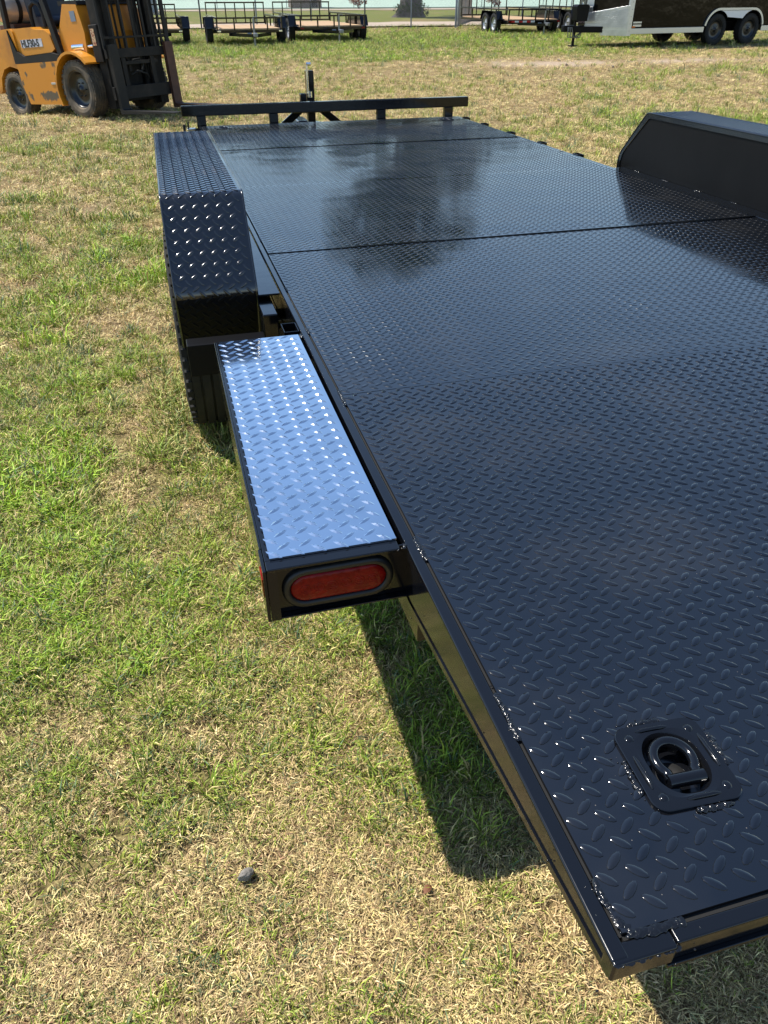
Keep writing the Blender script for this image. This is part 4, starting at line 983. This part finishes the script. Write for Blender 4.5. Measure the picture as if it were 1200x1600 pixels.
# lugs on the nose plate
nl = MB(); fd = VN.normalized(); nr = Vector((fd.y, -fd.x)); nr = nr if nr.y < 0 else -nr
pl = []
for k in range(26):
    for j in range(13):
        for s in (0, 1):
            d = .06 + k * .05 + s * .025; z = .50 + j * .04 + s * .02
            if d / VN.length > .97 or (z > .84 + (1 - d / VN.length) * .12): continue
            a = math.radians(45 if s else -45); p = fd * d + nr * .0205
            u = Vector((fd.x * math.cos(a), fd.y * math.cos(a), math.sin(a))); v = Vector((-fd.x * math.sin(a), -fd.y * math.sin(a), math.cos(a)))
            pl.append(((p.x, p.y, z), tuple(u), tuple(v), (nr.x, nr.y, 0)))
lugs(nl, lug_shape(.045, .014, .005, 'round'), pl)
o = nl.build('nose_lugs', 'alu_dull', en); o['kind'] = 'stuff'
mb = MB(); mb.box(.16, .46, -.010, -.003, .60, .64); mb.build('side_emblem', 'silver_trim', en)
mb = MB(); mb.box(.16, .46, -.010, -.003, .52, .57); mb.build('side_emblem', 'silver_trim', en)
mb = MB(); mb.box(.13, .24, -.022, -.0145, .50, .535); mb.build('side_marker', 'amber', en, .004)
ew0 = None
for x in (WX0, WX1):
    for y in (.10, EW - .10):
        if ew0 is None: ew0 = wl = wheel(en, ER, .24, 'rim_black', 'rubber', 48, 30)
        else: wl = copy_tree(ew0, en)
        wl.location = (x, y, ER); wl.rotation_euler = (0, 0, PI / 2 if y < 1 else -PI / 2)
# bright arched trim round the wheel openings and a plate with a cusp between the wheels
top, inn = arch(AR + .045), arch(AR - .012); n = len(top); mb = MB()
mb.add([(x, -.05, z) for x, z in top] + [(x, -.05, z) for x, z in inn] + [(x, .02, z) for x, z in top] + [(x, .02, z) for x, z in inn],
       [(k, k + 1, k + 1 + n, k + n) for k in range(n - 1)] + [(k, k + 1, k + 1 + 2 * n, k + 2 * n) for k in range(n - 1)] + [(k + n, k + 1 + n, k + 1 + 3 * n, k + 3 * n) for k in range(n - 1)]); mb.build('fender_trim', 'silver_trim', en)
cr = .455
cus = [(WX0 + cr * math.cos(math.radians(a)), .42 + cr * math.sin(math.radians(a))) for a in range(88, 34, -6)] + [(WX1 + cr * math.cos(math.radians(a)), .42 + cr * math.sin(math.radians(a))) for a in range(146, 91, -6)]
mb = MB(); mb.prism(cus, -.035, -.025, 'y'); mb.build('fender_cusp', 'tape_white', en)
# tongue, coupler, jack with its box
for s in (-1, 1):
    mb = MB(); mb.bar((-.1, EW / 2 + s * .62, .44), (-1.10, EW / 2 + s * .05, .44), .08, .15); mb.build('tongue_beam', 'satin', en, .006)
mb = MB(); mb.box(-1.40, -1.00, EW / 2 - .07, EW / 2 + .07, .38, .54); mb.build('coupler', 'satin', en, .02)
mb = MB(); mb.tube([(-.97, EW / 2, .05), (-.97, EW / 2, .95)], .04, 10); mb.box(-1.07, -.87, EW / 2 - .1, EW / 2 + .1, .02, .05); mb.build('jack', 'satin', en)
mb = MB(); mb.prism([(-1.15, .64), (-.79, .64), (-.75, 1.0), (-.81, 1.04), (-1.13, 1.04), (-1.19, 1.0)], EW / 2 - .30, EW / 2 - .08, 'y'); mb.build('winch_box', 'satin', en, .03, 2)
mb = MB()
for k in range(3): mb.tube([(-1.15 - .06 * k, EW / 2 - .1, .50), (-1.10 - .1 * k, EW / 2 - .16, .26), (-.85 - .1 * k, EW / 2 - .12, .24), (-.75, EW / 2 - .08, .40)], .014, 6)
mb.build('safety_chains', 'gal', en)
mb = MB(); mb.tube([(-.97, EW / 2 - .05, .97), (-.85, EW / 2 - .1, 1.0), (-.85, EW / 2 - .1, 1.1)], .014, 6); mb.build('jack_crank', 'chrome', en)

# ------------------------------------------------------------------ chain-link fences
def chain_fence(name, pts, height, spacing, label, group=None, mesh=.075, wire=.0032, post_r=.03, big=(), rails=True):
    t = empty(name, Matrix.Translation((pts[0][0], pts[0][1], 0)), label, 'fence', group); ox, oy = pts[0]
    wm = MB()
    for (x0, y0), (x1, y1) in zip(pts[:-1], pts[1:]):
        L = math.hypot(x1 - x0, y1 - y0); dx, dy = (x1 - x0) / L, (y1 - y0) / L; n = max(1, round(L / spacing))
        for k in range(n + 1):
            d = L * k / n; bigp = k in (0, n) and (((x0, y0) if k == 0 else (x1, y1)) in big); r = post_r * (1.7 if bigp else 1)
            mb = MB(); mb.lathe([(-.1, r), (height + .04, r), (height + .08, r * .5), (height + .085, .001)], 10, 'z', mx=Matrix.Translation((x0 - ox + dx * d, y0 - oy + dy * d, 0))); mb.build('fence_post', 'gal', t)
        if rails:
            for z in (.05, height):
                mb = MB(); mb.tube([(x0 - ox, y0 - oy, z), (x1 - ox, y1 - oy, z)], .021, 8); mb.build('fence_rail', 'gal' if z > 1 else 'satin', t)
        m_ = int((L + height) / mesh)
        for sgn in (1, -1):
            for k in range(m_):
                a = k * mesh - height
                p = [(a, 0.06), (a + height, height)] if sgn > 0 else [(a + height, 0.06), (a, height)]
                (u0, z0), (u1, z1) = p
                # clip to the panel
                def clip(u0, z0, u1, z1):
                    if (u0 < 0 and u1 < 0) or (u0 > L and u1 > L): return None
                    for lim, low in ((0, True), (L, False)):
                        for e in (0, 1):
                            u = (u0, u1)[e]
                            if (low and u < lim) or (not low and u > lim):
                                f_ = (lim - u0) / (u1 - u0); zz = z0 + f_ * (z1 - z0)
                                if e == 0: u0, z0 = lim, zz
                                else: u1, z1 = lim, zz
                    return u0, z0, u1, z1
                c = clip(u0, z0, u1, z1)
                if c is None: continue
                u0, z0, u1, z1 = c
                o_ = sgn * .003
                q = [(x0 - ox + dx * u - dy * (o_ + s2), y0 - oy + dy * u + dx * (o_ + s2), z + s1) for u, z in ((u0, z0), (u1, z1)) for s1, s2 in ((wire, 0), (-wire * .6, wire), (-wire * .6, -wire))]
                wm.add(q, [(0, 1, 4, 3), (1, 2, 5, 4), (2, 0, 3, 5)])
    me = bpy.data.meshes.new('wire_mesh'); me.from_pydata(wm.v, [], wm.f); o = obj('wire_mesh', me, 'wire', t); o['kind'] = 'stuff'
    return t
chain_fence('chain_link_fence', [(-14, 38.3), (2.0, 37.6), (8.9, 37.0), (13.05, 37.0)], 1.83, 2.05, 'galvanised chain-link fence behind the row of small trailers', 'chain-link fences', big=((13.05, 37.0),))
chain_fence('chain_link_fence', [(13.25, 37.3), (16.0, 43.0), (40, 46)], 1.83, 3.0, 'chain-link fence running back behind the taped tandem trailer', 'chain-link fences')
chain_fence('chain_link_fence', [(-60, 80.5), (30, 77.5), (120, 73)], 1.2, 6.0, 'low chain-link fence along the pale green court far behind', 'chain-link fences', mesh=.30, wire=.004)

# ------------------------------------------------------------------ trees and far things
def leaves(name, m, parent, clumps, n, size, seed):
    g = np.random.default_rng(seed); vs = []; fs = []; var = []
    w_ = np.array([c[3] for c in clumps]); w_ = w_ ** 2 / (w_ ** 2).sum()
    which = g.choice(len(clumps), n, p=w_)
    for i_ in which:
        cx, cy, cz, r = clumps[i_]
        d = g.normal(size=3); d /= np.linalg.norm(d); p = np.array([cx, cy, cz]) + d * r * g.random() ** .38 * np.array([1, 1, .75])
        u = g.normal(size=3); u /= np.linalg.norm(u); v = np.cross(u, g.normal(size=3)); v /= np.linalg.norm(v); s = size * g.uniform(.6, 1.4)
        o = len(vs); vs += [p - u * s * .6, p + v * s * .3, p + u * s * .6, p - v * s * .3]; fs.append((o, o + 1, o + 2, o + 3)); var += [g.random()] * 4
    me = bpy.data.meshes.new(name); me.from_pydata([tuple(p) for p in vs], [], fs); a = me.attributes.new('var', 'FLOAT', 'POINT'); a.data.foreach_set('value', var)
    return obj(name, me, m, parent)
def tree(name, x, y, H, R, label, seed, trunk_r=.5, n=9000, low=False, clear=.28, leaf=.34):
    g = random.Random(seed); t = empty(name, Matrix.Translation((x, y, gz(x, y))), label, 'tree', 'trees beyond the fence')
    mb = MB(); hz = H * clear
    mb.tube([(0, 0, -.1), (.02, 0, .15), (.05, .02, .6), (.1, 0, 1.4), (.12, .05, hz), (.3, .1, H * .55), (.25, .2, H * .8)], [trunk_r * 1.9, trunk_r * 1.45, trunk_r * 1.1, trunk_r, trunk_r * .85, trunk_r * .5, trunk_r * .12], 14)
    clumps = []
    for k in range(11):
        a = 2 * PI * k / 11 + g.uniform(-.3, .3); z0 = H * g.uniform(clear * .8, .6); rr = R * g.uniform(.5, .9); z1 = min(H * .9, z0 + H * g.uniform(.12, .3))
        p1 = (rr * math.cos(a), rr * math.sin(a), z1)
        mb.tube([(.1, .05, z0), (p1[0] * .5, p1[1] * .5, z0 + (z1 - z0) * .65), p1], [trunk_r * .42, trunk_r * .25, trunk_r * .06], 8)
        for j in range(3): clumps.append((p1[0] * g.uniform(.6, 1.15), p1[1] * g.uniform(.6, 1.15), z1 + g.uniform(-.12, .12) * H, R * g.uniform(.22, .38)))
    for k in range(8): clumps.append((g.uniform(-.5, .5) * R, g.uniform(-.5, .5) * R, H * g.uniform(.6, .92), R * g.uniform(.22, .36)))
    mb.build('trunk', 'bark', t)
    leaves('crown', 'leaf', t, clumps, n, leaf, seed)
    if low:
        lc = [(g.uniform(-1.3, 1.1), g.uniform(-1.0, .6), g.uniform(1.0, 1.9), g.uniform(.25, .5)) for k in range(10)] + [(g.uniform(-.9, .9), g.uniform(-.9, -.2), g.uniform(.1, .6), .4) for k in range(7)]
        leaves('low_shoots', 'leaf', t, lc, 1600, .12, seed + 5)
    return t
tree('shade_tree', 15.4, 51.9, 15.5, 5.6, 'big shade tree with thick dark trunk beyond the chain-link fence', 21, .62, 11000, True)
for k, (x, y, H, R_, lab) in enumerate([(6, 160, 21, 11, 'leftmost tree of the far row, mirrored dark at the left front of the deck'),
        (22, 165, 24, 11, 'second tree from the left in the far row behind the court'), (39, 158, 21, 10, 'far tree directly left of the thick-trunked shade tree, behind the court'),
        (68, 150, 19, 9, 'rightmost tree of the far row, mirrored beside the deck front right corner')]):
    tree('shade_tree', x, y, H, R_, lab, 30 + k, .6, 5000, clear=.12, leaf=.9)
sh = empty('shed', Z(14.2, 80.6, 0, -3), 'low brown shed far behind the tandem utility trailer', 'shed')
mb = MB(); mb.box(-1.4, 1.4, 0, 2.4, 0, 2.1); mb.build('wall', 'brown_wall', sh, .02)
mb = MB(); mb.prism([(-1.6, 2.105), (1.6, 2.105), (0, 2.8)], -.2, 2.6, 'y'); mb.build('roof', 'brown_wall', sh)
mb = MB(); mb.box(.3, 1.0, -.03, -.005, .05, 1.8); mb.build('door', 'satin', sh)
cb = empty('utility_cabinet', Z(.2, 62, 0, 4), 'blue-grey metal cabinet standing on the grass far behind the forklift mast', 'cabinet')
mb = MB(); mb.box(-.55, .55, 0, .7, .12, 1.5); mb.build('housing', 'slate', cb, .03)
mb = MB(); mb.box(-.65, .65, -.08, .78, 0, .1195); mb.build('plinth', 'path', cb, .01)
mb = MB(); mb.box(-.50, -.01, -.012, -.002, .2, 1.42); mb.build('door', 'slate', cb, .005)
mb = MB(); mb.box(.01, .50, -.012, -.002, .2, 1.42); mb.build('door', 'slate', cb, .005)
for k, (x, y, lab) in enumerate([(31.5, 78.0, 'reddish shrub far behind the taped tandem trailer'), (18.0, 76.0, 'reddish shrub in the far field left of the thick tree trunk')]):
    t = empty('shrub', Matrix.Translation((x, y, 0)), lab, 'shrub', 'reddish shrubs in the far field')
    g = random.Random(k); mb = MB()
    for j in range(5): mb.tube([(0, 0, -.05), (g.uniform(-.3, .3), g.uniform(-.3, .3), .5), (g.uniform(-.6, .6), g.uniform(-.5, .5), 1.0)], [.03, .02, .006], 6)
    mb.build('stems', 'bark', t); leaves('foliage', 'shrub_red', t, [(g.uniform(-.6, .6), g.uniform(-.5, .5), g.uniform(.3, .9), .3) for j in range(8)], 500, .12, k)

# ------------------------------------------------------------------ small things on the lawn
def stone(name, x, y, r, label, seed, m='rock', group=None):
    g = np.random.default_rng(seed); bm = bmesh.new(); bmesh.ops.create_icosphere(bm, subdivisions=3, radius=1)
    ph = g.uniform(0, 6, 6)
    for v in bm.verts:
        c = v.co; k = 1 + .18 * math.sin(2.3 * c.x + ph[0]) + .16 * math.sin(3.1 * c.y + ph[1] + c.x) + .10 * math.sin(5 * c.z + ph[2]) + .05 * math.sin(11 * c.x + 9 * c.y + ph[3])
        v.co = Vector((c.x * r * k, c.y * r * .62 * k, c.z * r * .55 * k))
        v.co.z = max(v.co.z, -.45 * r)
    me = bpy.data.meshes.new(name); bm.to_mesh(me); bm.free(); me.polygons.foreach_set('use_smooth', [False] * len(me.polygons))
    o = obj(name, me, m); o.location = (x, y, gz(x, y) + r * .5); o.rotation_euler = (.2, .5, math.radians(40)); return tag(o, label, 'stone', group)
stone('stone', -.362, .528, .017, 'small grey stone on the dry lawn in the left foreground', 3).location.z += .016
for k, (x, y, r) in enumerate([(8.6, 17.2, .05), (9.4, 16.6, .035), (9.0, 18.4, .05)]):
    stone('stone', x, y, r, ['pale stone at the left end of the bare dirt patch', 'smallest pale stone in front of the bare dirt patch', 'pale stone at the far edge of the bare dirt patch'][k], 10 + k, 'path', 'pale stones on the bare dirt')
lf = []; ff = []
for k in range(7):
    t = k / 6; wd = .011 * math.sin(PI * (t * .92 + .05)); z = .012 + .008 * math.sin(t * 3)
    lf += [(-.02 + .04 * t, -wd, z + .006), (-.02 + .04 * t, 0, z), (-.02 + .04 * t, wd, z + .007)]
for k in range(6): ff += [(3 * k, 3 * k + 3, 3 * k + 4, 3 * k + 1), (3 * k + 1, 3 * k + 4, 3 * k + 5, 3 * k + 2)]
me = bpy.data.meshes.new('dead_leaf'); me.from_pydata(lf, [], ff); me.polygons.foreach_set('use_smooth', [True] * len(ff))
M['dead'] = mat('dead_leaf', (.20, .085, .04), .7)
o = obj('dead_leaf', me, 'dead'); o.location = (-.038, .418, gz(-.04, .42) + .006); o.rotation_euler = (.2, .1, .5); o.scale = (.6, .6, .6); tag(o, 'curled reddish-brown dead leaf on the lawn beside the trailer shadow', 'leaf')
sm = o.modifiers.new('thickness', 'SOLIDIFY'); sm.thickness = .0006
